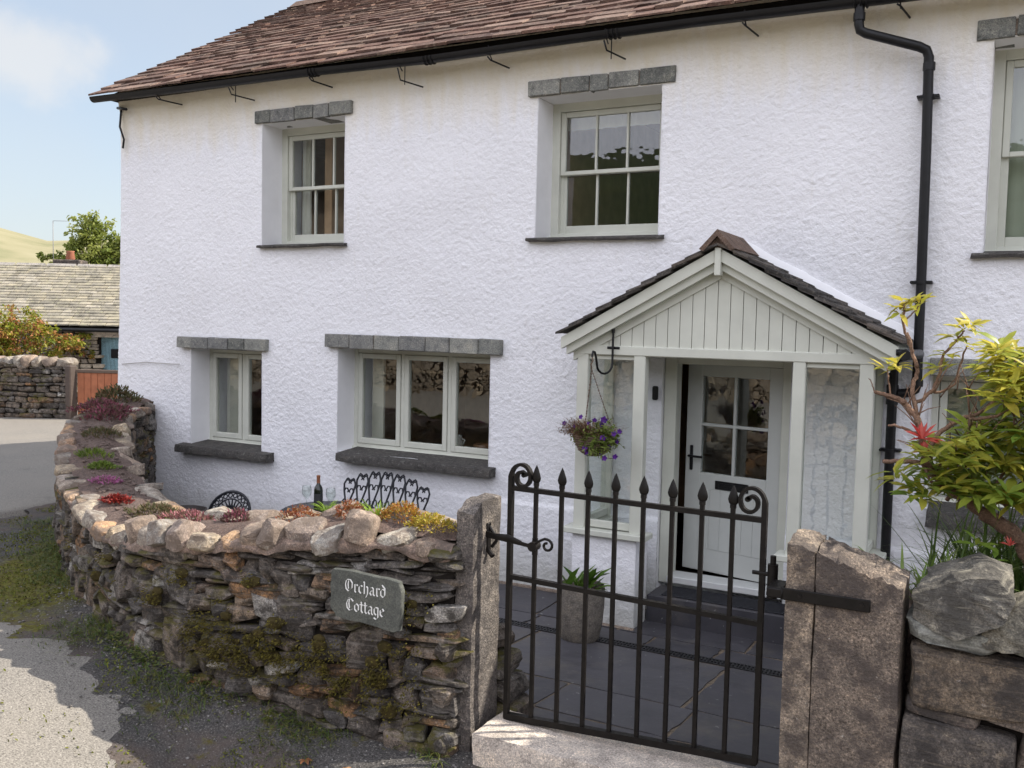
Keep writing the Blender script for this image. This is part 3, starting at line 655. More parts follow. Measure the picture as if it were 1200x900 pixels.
# door and its frame
m = MB()
m.box((-2.655, .03, .03), (-2.545, .17, 2.0), .006); m.box((-1.66, .05, .03), (-1.575, .17, 2.0), .006); m.box((-2.546, .051, 1.935), (-1.659, .169, 2.0), .006)
m.build('door_frame', SAGE, cottage)
m = MB(); m.box((-2.56, -.05, .055), (-1.58, .17, .115), .008); m.build('door_sill', TRIM, cottage)
TH = R(12)
def door():
    hinge = Vector((-1.665, .10, 0)); rz = Matrix.Rotation(-TH, 3, 'Z')
    def tr(mb):
        mb.v = [tuple(hinge+rz @ (Vector(p)-hinge)) for p in mb.v]; return mb
    x0, x1, z0, z1, y0, y1 = -2.545, -1.668, .125, 1.93, .10, .15
    m = MB(); L = .145
    gx0, gx1, gz0, gz1 = x0+L, x1-.115, .99, 1.83
    m.box((x0, y0, z0), (gx0, y1, z1), .004); m.box((gx1, y0, z0), (x1, y1, z1), .004); m.box((gx0-.001, y0+.001, gz1), (gx1+.001, y1-.001, z1), .004); m.box((gx0-.001, y0+.001, z0), (gx1+.001, y1-.001, gz0), .004)
    for i in range(6):
        w = (gx1-gx0)/6; m.box((gx0+w*i+.002, y0-.004, z0+.2), (gx0+w*(i+1)-.002, y0+.004, gz0-.14), .003)
    xm = (gx0+gx1)/2; zm = (gz0+gz1)/2
    m.box((xm-.013, y0+.004, gz0-.001), (xm+.013, y1-.004, gz1+.001), .005); m.box((gx0-.001, y0+.005, zm-.013), (gx1+.001, y1-.005, zm+.013), .005)
    d = tr(m).build('door', DOORPAINT, cottage)
    p = MB(); p.box((gx0-.005, y0+.022, gz0-.005), (gx1+.005, y0+.028, gz1+.005)); tr(p).build('pane', GLASS, d)
    h = MB(); h.box((x0+.045, y0-.014, 1.0), (x0+.075, y0+.004, 1.22), .006); h.tube([(x0+.06, y0-.01, 1.13), (x0+.06, y0-.055, 1.13), (x0+.09, y0-.06, 1.13), (x0+.19, y0-.058, 1.13)], .011, 8); tr(h).build('door_handle', BLACK, d, True, sharp=40)
    q = MB(); q.box((xm-.155, y0-.012, .86), (xm+.155, y0+.003, .935), .005); q.box((xm-.12, y0-.018, .878), (xm+.12, y0-.008, .918), .004); tr(q).build('letter_plate', BLACK, d)
door()
m = MB(); m.box((-2.735, -.06, 1.62), (-2.685, -.025, 1.74), .01); m.build('doorbell', BLACK, cottage)

# ------------------------------------------------------------------ porch
PK = 1.089
class PB(MB):
    """porch parts are drafted on a 1.2 m deep grid and built 0.62 m deep at PK times the size"""
    def build(s, *a, **k):
        s.v = [(x*PK, (y+.58 if y < -1.05 else y*.47/1.05 if y < 0 else y), z*PK-.2007) for x, y, z in s.v]; return MB.build(s, *a, **k)
def porch():
    MB = PB
    m = MB(); YF = -1.2
    for x0, x1 in ((-2.93, -2.84), (-2.475, -2.385), (-1.33, -1.245), (-.90, -.81)): m.box((x0, YF, .70), (x1, YF+.09, 2.035), .006)
    for x0, x1 in ((-2.93, -2.845), (-.895, -.81)): m.box((x0, -.11, .70), (x1, -.02, 2.035), .006)
    m.box((-2.935, YF-.006, 2.03), (-.805, YF+.096, 2.10), .006)
    for x in (-2.935, -.90): m.box((x, YF+.09, 2.031), (x+.092, -.01, 2.099), .006)
    for x0, x1 in ((-2.84, -2.475), (-1.245, -.90)): m.box((x0, YF+.02, .72), (x1, YF+.07, .775), .004); m.box((x0, YF+.025, 1.995), (x1, YF+.065, 2.031), .004)
    for x in (-2.91, -.88): m.box((x, YF+.09, .72), (x+.05, -.11, .775), .004)
    P = m.build('porch', SAGE, cottage)
    s = MB()
    s.box((-3.0, YF-.06, .665), (-2.33, YF+.14, .71), .006); s.build('porch_sill', SAGE, P); s = MB(); s.box((-3.0, YF+.13, .666), (-2.80, -.01, .709), .006)
    s.build('porch_side_sill', SAGE, P); s = MB(); s.box((-1.40, YF-.06, .665), (-.73, YF+.14, .71), .006); s.build('porch_sill', SAGE, P); s = MB(); s.box((-.93, YF+.13, .666), (-.73, -.01, .709), .006)
    s.build('porch_side_sill', SAGE, P)
    # dwarf walls, roughcast
    for x0, x1 in ((-2.93, -2.415), (-1.315, -.82)):
        w = MB(); 
        for (a, b, ya, yb) in ((x0, x1, YF, YF+.42), (x0 if x0 < -2 else x1-.16, x0+.16 if x0 < -2 else x1, YF+.41, .02)):
            nx = int((b-a)/.02); ny = int((yb-ya)/.02); nz = 42; z0, z1 = -.15, .668
            def face(f, nu, nv):
                vs = []; fs = []
                for i in range(nu+1):
                    for j in range(nv+1): 
                        q, n = f(i/nu, j/nv); e = Vector(q)*17; dd = .009*(abs(mn.noise(e))*1.5+.5*mn.noise(e*2.3)) * min(1, 6*min(i, nu-i)/nu+.0)*1.0
                        vs.append(tuple(np.array(q)+np.array(n)*dd))
                for i in range(nu):
                    for j in range(nv): k = i*(nv+1)+j; fs.append((k, k+nv+1, k+nv+2, k+1))
                w.add(vs, fs)
            face(lambda u, v: ((a+(b-a)*u, ya, z0+(z1-z0)*v), (0, -1, 0)), max(nx, 4), nz)
            face(lambda u, v: ((b, ya+(yb-ya)*u, z0+(z1-z0)*v), (1, 0, 0)), max(ny, 4), nz)
            face(lambda u, v: ((a, yb+(ya-yb)*u, z0+(z1-z0)*v), (-1, 0, 0)), max(ny, 4), nz)
            face(lambda u, v: ((b+(a-b)*u, yb, z0+(z1-z0)*v), (0, 1, 0)), max(nx, 4), nz)
        w.build('dwarf_wall', WHITE, P, True, sharp=50)
    for (x0, x1, y) in ((-2.84, -2.475, YF+.045), (-1.245, -.90, YF+.045)):
        g = MB(); g.box((x0, y-.002, .77), (x1, y+.002, 2.0)); g.build('glass_panel', GLASS, P)
    for x in (-2.885, -.855):
        g = MB(); g.box((x-.002, YF+.09, .77), (x+.002, -.11, 2.031)); g.build('glass_panel', GLASS, P)
    # gable boarding
    XA, ZA = -1.84, 2.80; SL = .547; b = MB(); x = -2.86; w = .0905
    top = lambda x: ZA-.165-SL*abs(x-XA)
    b.add([(-2.93, YF+.05, 2.098), (-.81, YF+.05, 2.098), (XA, YF+.05, ZA-.03)], [(0, 1, 2)])
    while x < -.83:
        xa, xb = x+.0025, min(x+w-.0025, -.84)
        za, zb = top(xa), top(xb)
        if max(za, zb) > 2.112:
            za = max(za, 2.102); zb = max(zb, 2.102); pts = [(xa, 2.10), (xb, 2.10), (xb, zb)]
            if xa < XA < xb: pts.append((XA, top(XA)))
            pts.append((xa, za)); k = len(pts)
            b.add([(p[0], YF+.012, p[1]) for p in pts]+[(p[0], YF+.05, p[1]) for p in pts], [tuple(range(k))]+[(i, i+k, (i+1) % k+k, (i+1) % k) for i in range(k)])
        x += w
    b.build('gable_boarding', SAGE, P)
    # rafters and two stepped bargeboards each side, mitred at the apex
    def board(name, zt, h, y0, y1, xl):
        for sg in (-1, 1):
            q = MB(); xe = XA+sg*xl; f = lambda x, off: ZA+off-SL*abs(x-XA)
            P0 = [(XA+sg*.001, f(XA, zt-h)), (xe, f(xe, zt-h)), (xe, f(xe, zt)), (XA+sg*.001, f(XA, zt))]
            q.add([(p[0], y0, p[1]) for p in P0]+[(p[0], y1, p[1]) for p in P0], [(0, 1, 2, 3), (7, 6, 5, 4)]+[(i, i+4, (i+1) % 4+4, (i+1) % 4) for i in range(4)])
            q.build(name, SAGE, P)
    board('rafter', -.135, .07, YF-.004, YF+.06, 1.12)
    board('bargeboard', -.062, .082, YF-.075, YF-.004, 1.15)
    board('bargeboard', 0.0, .085, YF-.115, YF-.058, 1.18)
    q = MB(); q.box((XA-.022, YF-.135, ZA-.19), (XA+.022, YF-.06, ZA+.0), .004); q.build('apex_block', SAGE, P)
    # slates
    for sg in (-1, 1):
        r = MB(); rg = random.Random(5+sg); xl = 1.21; cs = 11
        for k in range(cs):
            u0 = xl-(xl)*k/cs; u1 = max(.0, u0-xl/cs*2.0); y = YF-.16+rg.uniform(-.01, .01)
            while y < -.02:
                wv = min(rg.uniform(.16, .30), -.01-y); e = rg.uniform(-.012, .012); t = rg.uniform(.012, .022); pts = []
                for tp in (0, 1):
                    for uu, yy in ((u0+e, y+.003), (u0+e, y+wv-.003), (u1, y+wv-.003), (u1, y+.003)):
                        lift = (.034 if uu > u1 else .006)+t*tp+rg.uniform(-.004, .004)
                        pts.append((XA+sg*uu, yy+rg.uniform(-.006, .006)*(y < YF-.1), ZA+.008-SL*uu+lift))
                r.hexa(pts, rg.random()); y += wv
        pr_ = r.build('porch_roof_slope', PORCHSLATE, P)
        z = MB(); z.add([(XA, YF-.1, ZA+.003), (XA+sg*1.18, YF-.1, ZA+.003-SL*1.18), (XA+sg*1.18, 0, ZA+.003-SL*1.18), (XA, 0, ZA+.003)], [(0, 1, 2, 3)]); z.add([(XA, YF-.1, ZA-.02), (XA+sg*1.18, YF-.1, ZA-.02-SL*1.18), (XA+sg*1.18, 0, ZA-.02-SL*1.18), (XA, 0, ZA-.02)], [(0, 1, 2, 3)])
        z.build('porch_soffit', SAGE, P)
        # smooth lime fillet where the slope meets the wall
        fl = MB(); vs = []; n = 30
        for i in range(n+1):
            u = 1.24*i/n; zz = ZA+.03-SL*u; e = .012*mn.noise(Vector((u*6, sg, 0)))
            vs += [(XA+sg*u, -.085, zz-.005), (XA+sg*u, -.060, zz+.015), (XA+sg*u, -.050, zz+.075+e), (XA+sg*u, .02, zz+.085+e)]
        fl.add(vs, [(i*4+k, i*4+k+1, i*4+k+5, i*4+k+4) for i in range(n) for k in range(3)]); fl.build('lime_fillet', SMOOTHWHITE, P, True)
    for i in range(3):
        y0 = YF-.17+i*.43; y1 = min(y0+.425, -.01); rr = MB(); h = .088; wd = .125
        prof = [(-wd, -.045), (0, h), (wd, -.045), (wd-.03, -.06), (0, h-.045), (-wd+.03, -.06)]
        rr.add([(XA+p[0], y0, ZA+.035+p[1]) for p in prof]+[(XA+p[0], y1, ZA+.035+p[1]) for p in prof], [(0, 1, 4, 5), (1, 2, 3, 4)]+[(i_, i_+6, (i_+1) % 6+6, (i_+1) % 6) for i_ in range(6)]+[(11, 10, 7, 6), (10, 9, 8, 7)], .3)
        rr.build('ridge_tile', RIDGE, P)
    e = MB(); e.add([(XA-.11, YF-.13, ZA+.0), (XA+.11, YF-.13, ZA+.0), (XA, YF-.13, ZA+.085), (XA-.11, YF-.05, ZA+.0), (XA+.11, YF-.05, ZA+.0), (XA, YF-.05, ZA+.085)], [(0, 1, 2), (0, 3, 4, 1), (1, 4, 5, 2), (2, 5, 3, 0)], .8); e.build('ridge_bedding', RIDGE, P)
    g = MB(); n = 8; vs = []
    for y in (YF-.12, -.02):
        for k in range(n): a = math.pi*(1+k/(n-1)); vs.append((-.63+.045*math.cos(a), y, 2.135+.045*math.sin(a)))
    g.add(vs, [(k, k+1, k+n+1, k+n) for k in range(n-1)]); g.box((-.672, YF-.125, 2.10), (-.588, YF-.115, 2.14)); g.build('porch_gutter', BLACK, P, True)
    k = MB(); k.box((-2.96, YF-.05, -.1), (-2.40, YF-.003, .005), .01); k.build('plinth', MORTAR, P); k = MB(); k.box((-4.4, -.09, -.1), (-2.93, -.035, .02), .01); k.build('wall_plinth', MORTAR, P)
    st = MB(); st.box((-2.405, -.80, -.1), (-1.32, -.02, .205), .012); st.build('porch_step', SLAB, P)
    c = MB(); c.box((-2.93, YF+.1, 2.06), (-.81, -.02, 2.075)); c.build('porch_ceiling', simple('dark_porch_boards', (.12, .115, .10), .7), P)
    hk = MB(); yb = YF-.03
    hk.box((-2.685, YF-.012, 2.075), (-2.585, YF-.002, 2.095), .003)
    for x in (-2.675, -2.595): hk.tube([(x, YF-.016, 2.085), (x, YF-.004, 2.085)], .008, 8)
    pts = [(-2.632, yb, 2.22), (-2.632, yb, 2.02)]
    for i in range(9): a = math.pi*i/8; pts.append((-2.632-.0-.06*(1-math.cos(a))*.45, yb-.09*(1-math.cos(a)), 1.97-.075*math.sin(a)))
    pts += [(-2.69, yb-.19, 2.02), (-2.695, yb-.205, 2.055), (-2.70, yb-.225, 2.06), (-2.70, yb-.24, 2.035), (-2.70, yb-.24, 2.02)]
    hk.tube(pts, .0085, 8); hk.tube([(-2.632, yb, 2.235), (-2.632, yb, 2.195)], .013, 8); hk.build('basket_hook', BLACK, P, True, sharp=50)
    return P
porch()
m = MB(); m.box((-2.50, -.335, .023), (-1.50, -.06, .034), .004)
for i in range(8): m.box((-2.48, -.325+.033*i, .033), (-1.52, -.325+.033*i+.012, .037))
tag(m.build('door_mat', RUBBER, None, origin=(-2.0, -.2, .022)), 'dark rubber doormat on the slate step at the cottage door', 'doormat')

# ------------------------------------------------------------------ curved garden wall of slate rubble
def garden_wall():
    W = thing('garden_wall', 'curved dry stone garden wall with planted top left of the iron gate', 'wall', (-4.6, -3.4, .1))
    rg = random.Random(11)
    core = MB(); n = 120; vs = []
    for i in range(n+1):
        s = WLEN*i/n; p, h, w, t, nn = wat(s); zb = gz(*p)-.25
        for off, z in ((-.05, zb), (-.05, h+.02), (-w+.05, h+.02), (-w+.05, zb)):
            q = p+nn*off; vs.append((q[0], q[1], z))
    core.add(vs, [(i*4+k, i*4+(k+1) % 4, i*4+4+(k+1) % 4, i*4+4+k) for i in range(n) for k in range(4)]+[(0, 1, 2, 3), (n*4+3, n*4+2, n*4+1, n*4)])
    core.build('wall_core', CORE, W)
    # rubble courses, both faces
    m = MB()
    def rub(mb, c, size, rot, q=None):
        mb.stone(c, size, rot, rg.randrange(10**6), 3 if min(size) > .0 and size[0]*size[2] > .012 else 2, 14, .09, .24, rg.random() if q is None else q, .56)
    def course_face(side):
        p0 = 0
        H = []; z = 0.0
        while z < 1.45:
            hh = rg.choice([.028, .035, .042, .05, .055, .065, .075, .095]); H.append((z, hh)); z += hh
        for z, hh in H:
            s = rg.uniform(-.1, 0)
            while s < WLEN:
                big = rg.random()+(.22 if s > 1.7 else 0)
                wd = rg.uniform(.09, .20)+(.15 if hh < .045 else 0)+(.08 if big > .9 else 0)
                sc = s+wd/2; p, h, w, t, nn = wat(max(0, min(WLEN, sc))); g = gz(*p)-.12 if side > 0 else pz(p[1])-.05
                zz = g+z+.07*mn.noise(Vector((sc*1.1, z*2.2, side)))+.02*mn.noise(Vector((sc*4, z*5, side)))+hh/2
                far = sc > 5.2
                if zz-hh/2 < h-.02 and (side > 0 or sc > 4.0 or zz > .3):
                    hs = min(hh*(2.6 if big > .92 else 1.05), h+.05-(zz-hh/2)) if zz+hh > h else hh*(2.6 if big > .92 else 1.08)
                    bat = .06*(1-(zz-g)/1.2)
                    out = (bat+rg.uniform(-.028, .026)) if side > 0 else -w-bat*.5+rg.uniform(-.02, .02)
                    dep = .20; q = p+nn*(out-side*dep/2)
                    ang = math.atan2(t[1], t[0])
                    r_ = rg.random()
                    rub(m, (q[0], q[1], zz+(hs-hh)/2), (wd*1.16, dep, hs*1.2), rotm(rg.uniform(-.12, .12), rg.uniform(-.12, .12), ang+rg.uniform(-.14, .14)), r_)
                s += wd
    course_face(1); course_face(-1)
    # end face beside the gate post, and the broken inner corner of the wall
    for k in range(14): rub(m, (-2.64, -3.3+rg.uniform(-.12, .12), -.1+k*.085), (.16, .34, .1), rotm(0, rg.uniform(-.1, .1), rg.uniform(-.2, .2)))
    for c_, z_ in (((-2.50, -3.0, .02), (.24, .3, .14)), ((-2.52, -2.98, .15), (.22, .3, .15)), ((-2.55, -3.0, .28), (.2, .28, .13)), ((-2.62, -3.0, .42), (.2, .3, .16))): rub(m, c_, z_, rotm(0, rg.uniform(-.15, .15), rg.uniform(-.3, .3)))
    m.build('rubble', RUBBLE, W, True, sharp=20)
    # soil on top
    so_ = MB(); n = 160; vs = []; K = 8
    for i in range(n+1):
        s = WLEN*i/n; p, h, w, t, nn = wat(s)
        for k in range(K+1):
            u = k/K; q = p+nn*(-.06-(w-.12)*u); z = h+.07+.05*math.sin(math.pi*u)+.02*mn.noise(Vector((q[0]*6, q[1]*6, 1)))
            vs.append((q[0], q[1], z))
    so_.add(vs, [(i*(K+1)+k, i*(K+1)+k+1, (i+1)*(K+1)+k+1, (i+1)*(K+1)+k) for i in range(n) for k in range(K)]); so_.build('soil', EARTH, W, True)
    # lumpy mortar bed the coping is set in
    cm = MB(); n = 420; vs = []
    for i in range(n+1):
        s = WLEN*i/n; p, h, w, t, nn = wat(s); far = smooth01((s-2.2)/1.2); hh = .055*(1-far)+.02*far
        for k, (o_, z_) in enumerate(((.02, -.02), (.035, .01), (.005, hh*.6), (-.03, hh), (-.12, hh*.9))):
            q = p+nn*(o_+.03*mn.noise(Vector((s*5, k*.7, 1)))+.012*mn.noise(Vector((s*17, k*2.1, 3)))); vs.append((q[0], q[1], h+z_+.035*mn.noise(Vector((s*4, k, 9)))+.012*mn.noise(Vector((s*15, k*2, 4)))))
    cm.add(vs, [(i*5+k, i*5+k+1, i*5+k+6, i*5+k+5) for i in range(n) for k in range(4)]); cm.build('coping_mortar', PINKMORTAR, W, True)
    # coping boulders, outer and inner edge
    def cop(s, off, sz, hz, r_, seed, tilt=0.0, up_=0.0):
        p, h, w, t, nn = wat(max(0, min(WLEN, s))); q = p+nn*off; ang = math.atan2(t[1], t[0])
        b = MB(); b.stone((q[0], q[1], h+hz/2-.03+up_), (sz[0], sz[1], hz), rotm(rg.uniform(-.25, .25)+tilt, rg.uniform(-.35, .35), ang+rg.uniform(-.4, .4)), seed, 4, 11, .09, rg.uniform(.38, .55), r_, .60)
        b.build('coping_stone', COPING, W, True, sharp=26)
    s = .10; k = 0
    while s < WLEN-.1:
        far = smooth01((s-2.2)/1.2)
        wd = rg.uniform(.11, .25)*(1-far)+rg.uniform(.16, .33)*far; hz = rg.uniform(.11, .225)*(1-far)+rg.uniform(.085, .14)*far
        dp = rg.uniform(.16, .24)*(1-far)+rg.uniform(.16, .24)*far
        cop(s+wd/2, -.075+rg.uniform(-.03, .035), (wd*1.0, dp*1.1, hz), hz, rg.random(), 500+k, 0, 0); s += wd; k += 1
    s = .02
    while s < WLEN-.1:
        far = smooth01((s-2.2)/1.2); p, h, w, t, nn = wat(s)
        wd = rg.uniform(.16, .27)*(1-far)+rg.uniform(.22, .38)*far; hz = rg.uniform(.14, .21)*(1-far)+rg.uniform(.09, .14)*far
        cop(s+wd/2, -w+.09, (wd*1.15, rg.uniform(.16, .22), hz), hz, rg.random(), 900+k, 0, 0); s += wd; k += 1
    # moss cushions clinging to the face: (arc position, height share, spread)
    mo = MB()
    spots = [(.35, .30, .22), (.6, .36, .2), (1.35, .40, .26), (1.05, .36, .2), (.42, .36, .2), (.25, .52, .10), (.3, .70, .12), (.75, .45, .16), (.95, .38, .16), (1.15, .42, .2), (1.3, .34, .18), (1.5, .48, .16), (1.62, .40, .15), (.62, .33, .2), (1.0, .56, .08), (1.95, .62, .10), (1.75, .8, .10), (2.3, .62, .08), (.2, .80, .1), (1.2, .83, .08), (2.75, .6, .08), (3.6, .7, .1), (1.4, .66, .06), (.85, .62, .05), (2.6, .85, .07)]
    for s, hf, sp in spots:
        p, h, w, t, nn = wat(s); g = gz(*p)
        lump = rg.random()
        for _ in range(int(sp*30)):
            a = rg.gauss(0, sp*.6); b = rg.gauss(0, sp*.28); z = g+hf*(h-g)+b; ss = s+a
            if ss < .06 or mn.noise(Vector((ss*9, (hf+b)*11, 7))) < .05: continue
            p2, h2, w2, t2, n2 = wat(ss); o = p2+n2*(.012+.06*(1-(z-g)/1.2)); r = rg.uniform(.03, .07); mo.stone((o[0], o[1], z), (r*1.6, r, r*1.1), None, rg.randrange(10**6), 2, 2, .2, .9, .1, .95)
        for _ in range(int(sp*sp*17000)):
            a = rg.gauss(0, sp*.62); b = rg.gauss(0, sp*.30); z = g+hf*(h-g)+b
            if mn.noise(Vector(((s+a)*9, (hf+b)*11, 7)))+.4*mn.noise(Vector(((s+a)*23, (hf+b)*25, 2)))+rg.uniform(-.15, .15) < -.10: continue
            ss = s+a
            if ss < .06: continue
            p2, h2, w2, t2, n2 = wat(ss); o = p2+n2*(.045+.06*(1-(z-g)/1.2)+rg.uniform(-.02, .035))
            d = Vector((n2[0]+rg.uniform(-.7, .7), n2[1]+rg.uniform(-.7, .7), rg.uniform(-.2, .9)))
            mo.leaf((o[0], o[1], z), d, (rg.uniform(-1, 1), rg.uniform(-1, 1), 1), rg.uniform(.010, .022), rg.uniform(.006, .011), .5, rg.random())
    stuff(mo.build('moss', MOSS, W))
    return W
garden_wall()

# ------------------------------------------------------------------ slate name sign with lettering
NIB = (math.cos(R(38))*.076, math.sin(R(38))*.076)
GL = {'O': (1.15, [[(.55, 1.5), (.2, 1.3), (.08, .8), (.18, .25), (.5, 0)], [(.32, 1.42), (.75, 1.45), (1.02, 1.1), (1.0, .45), (.5, 0)], [(.52, 1.3), (.46, .9), (.5, .3)]]),
      'r': (.66, [[(.08, .86), (.25, 1), (.25, .12), (.38, .0)], [(.25, .78), (.48, 1.0), (.62, .86)]]),
      'c': (.66, [[(.6, .86), (.42, 1), (.16, .8), (.16, .22), (.4, 0), (.6, .16)]]),
      'h': (.82, [[(.1, 1.5), (.22, 1.42), (.22, .02)], [(.22, .8), (.5, 1), (.66, .8), (.64, .1), (.42, -.38)]]),
      'a': (.82, [[(.16, .86), (.42, 1), (.6, .84), (.6, .15), (.76, 0)], [(.6, .6), (.28, .52), (.14, .26), (.32, 0), (.6, .2)]]),
      'd': (.84, [[(.28, 1.5), (.66, 1.1), (.66, .3), (.42, 0)], [(.62, .92), (.34, 1), (.12, .74), (.14, .22), (.42, 0)]]),
      'C': (1.1, [[(1.0, 1.2), (.72, 1.48), (.3, 1.32), (.1, .85), (.18, .3), (.52, 0), (.98, .26)], [(.48, 1.42), (.42, .9), (.5, .3)], [(.3, 1.5), (.62, 1.66)]]),
      'o': (.78, [[(.36, 1), (.12, .76), (.13, .24), (.4, 0)], [(.36, 1), (.64, .76), (.64, .24), (.4, 0)]]),
      't': (.52, [[(.2, 1.32), (.26, 1.2), (.26, .2), (.44, 0)], [(.02, .97), (.5, .97)]]),
      'g': (.82, [[(.6, .95), (.32, 1), (.12, .76), (.15, .26), (.38, .06), (.62, .26)], [(.5, 1), (.64, .95), (.64, -.2), (.38, -.46), (.08, -.3)]]),
      'e': (.72, [[(.15, .5), (.6, .72), (.42, 1), (.12, .76), (.14, .24), (.4, 0), (.64, .2)]])}
def sign():
    S = thing('house_sign', 'grey green slate sign with white blackletter name fixed to the garden wall', 'sign', (-2.98, -3.70, .79))
    y = -3.735; rg = random.Random(4)
    out = [(-3.30, .885), (-3.18, .886), (-3.0, .880), (-2.87, .872), (-2.853, .82), (-2.856, .70), (-2.868, .61), (-2.90, .598), (-3.0, .608), (-3.12, .618), (-3.2, .612), (-3.28, .625), (-3.318, .665), (-3.322, .76), (-3.318, .86)]
    o2 = []
    for i, p in enumerate(out):
        q = out[(i+1) % len(out)]
        for t in (0, .33, .66): o2.append((p[0]+(q[0]-p[0])*t+rg.uniform(-.003, .003), p[1]+(q[1]-p[1])*t+rg.uniform(-.003, .003)))
    o2 = [(p[0]+.102, p[1]+.022) for p in o2]; k = len(o2); m = MB()
    cx = sum(p[0] for p in o2)/k; cz = sum(p[1] for p in o2)/k
    vs = [(cx+(p[0]-cx)*.985, y, cz+(p[1]-cz)*.98) for p in o2]+[(p[0], y+.006, p[1]) for p in o2]+[(p[0], y+.03, p[1]) for p in o2]
    m.add(vs, [tuple(range(k))]+[(i+j*k, (i+1) % k+j*k, (i+1) % k+(j+1)*k, i+(j+1)*k) for i in range(k) for j in (0, 1)]+[tuple(range(2*k, 3*k))[::-1]], .5); sl_ = m.build('slate', SIGNSLATE, S)
    L = MB(); cnt = 0
    def line(txt, x0, z0, ux, uz):
        nonlocal cnt; x = x0
        for ch in txt:
            w, st = GL[ch]
            for pl in st:
                for a, b in zip(pl[:-1], pl[1:]):
                    nx, nz = NIB; qs = [(a[0]-nx, a[1]-nz), (a[0]+nx, a[1]+nz), (b[0]+nx, b[1]+nz), (b[0]-nx, b[1]-nz)]
                    cnt += 1; yy = y-.0015-.00007*(cnt % 23)
                    f = lambda q: (x+q[0]*ux, z0+q[1]*uz)
                    pts = [f(q) for q in qs]
                    L.add([(p[0], yy, p[1]) for p in pts]+[(p[0], y+.001, p[1]) for p in pts], [(0, 1, 2, 3), (0, 4, 5, 1), (1, 5, 6, 2), (2, 6, 7, 3), (3, 7, 4, 0)])
            x += w*ux
        return x
    line('Orchard', -3.118, .797, .0485, .044); L.build('lettering', LETTER, S); L = MB(); line('Cottage', -3.110, .693, .0485, .044)
    L.build('lettering', LETTER, S)
    f = MB(); f.box((-3.1, y+.028, .70), (-2.87, y+.16, .84)); f.build('fixing', CORE, S)
sign()

# ------------------------------------------------------------------ gate posts, threshold, gate
def rough_block(m, lo, hi, seed, amp=.008, topz=None, step=.022, rnd=.5, rx=.01):
    lo = np.array(lo); hi = np.array(hi); d = hi-lo; n = [max(2, int(x/step)) for x in d]
    for a in range(3):
        o = [x for x in range(3) if x != a]
        for sg in (0, 1):
            vs = []; fs = []
            for i in range(n[o[0]]+1):
                for j in range(n[o[1]]+1):
                    p = lo.copy(); p[a] = lo[a]+d[a]*sg; p[o[0]] = lo[o[0]]+d[o[0]]*i/n[o[0]]; p[o[1]] = lo[o[1]]+d[o[1]]*j/n[o[1]]
                    if topz: p[2] = lo[2]+(p[2]-lo[2])*(topz(p[0], p[1])-lo[2])/d[2]
                    c = (lo+hi)/2; q = Vector(p*6+seed); nv = Vector((mn.noise(q), mn.noise(q+Vector((31, 0, 0))), mn.noise(q+Vector((0, 57, 0)))))
                    q2 = q*3.7; nv2 = Vector((mn.noise(q2), mn.noise(q2+Vector((31, 0, 0))), mn.noise(q2+Vector((0, 57, 0)))))
                    # knock the arrises off
                    r = (np.array(p)-c)/(d/2); e = np.maximum(0, np.abs(r)-(1-rx*2/d*1.2)); ed = 1 if (np.abs(r) > .999-rx/d).sum() > 1 else 0
                    p = p+np.array(nv)*amp+np.array(nv2)*amp*.5-ed*np.sign(r)*rx*.35
                    vs.append(p)
            w = n[o[1]]+1
            for i in range(n[o[0]]):
                for j in range(n[o[1]]): k = i*w+j; fs.append((k, k+1, k+w+1, k+w))
            m.add(vs, fs, rnd)
GP = thing('gate_post', 'narrow weathered stone gate post at the latch side of the gate', 'gate post', (-2.55, -3.28, -.1))
m = MB(); rough_block(m, (-2.612, -3.435, -.35), (-2.498, -3.13, 1.25), 3, .006, lambda x, y: 1.235+.055*smooth01((y+3.43)/.1)-.25*max(0, abs(y+3.27)-.13)+.015*mn.noise(Vector((x*20, y*20, 0))), rx=.012); m.build('post_stone', DARKPOST, GP, True, sharp=50)
m = MB(); m.box((-2.50, -3.30, 1.0), (-2.488, -3.26, 1.16), .003); m.tube([(-2.49, -3.28, 1.14), (-2.455, -3.285, 1.10), (-2.44, -3.285, 1.07), (-2.47, -3.285, 1.03)], .010, 8); m.tube([(-2.49, -3.28, 1.0), (-2.46, -3.29, .98)], .014, 8); m.build('latch_keeper', GATEPAINT, GP, True, sharp=40)
GP2 = thing('gate_post', 'broad pale stone gate post carrying the gate hinge strap', 'gate post', (-.62, -3.28, -.1))
m = MB()
tz = lambda x, y: 1.29-.025*max(0, min(1, (x+.80)/.06))-.115*max(0, min(1, (x+.735)/.36))+.022*mn.noise(Vector((x*16, y*16, 5)))+.022*mn.noise(Vector((x*45, y*45, 5)))+.018*smooth01((y+3.42)/.12)
rough_block(m, (-.868, -3.43, -.3), (-.739, -3.14, 1.29), 9, .005, tz, rnd=.9)
rough_block(m, (-.737, -3.435, -.3), (-.372, -3.14, 1.21), 19, .006, tz, rnd=.2)
m.build('post_stone', POST, GP2, True, sharp=50)
m = MB(); m.box((-.885, -3.452, 1.035), (-.50, -3.440, 1.09), .004); 
for x in (-.80, -.535): m.tube([(x, -3.46, 1.063), (x, -3.44, 1.063)], .010, 10)
m.box((-.945, -3.46, 1.04), (-.872, -3.30, 1.085), .006)
m.build('hinge_strap', GATEPAINT, GP2, True, sharp=40)
m = MB(); m.tube([(-.955, -3.29, .99), (-.955, -3.29, 1.15)], .024, 12); m.tube([(-.955, -3.29, 1.15), (-.955, -3.29, 1.19)], .014, 10); m.tube([(-1.05, -3.29, 1.10), (-.955, -3.29, 1.10)], .010, 8); m.build('hinge_pin', GATEPAINT, GP2, True, sharp=40)
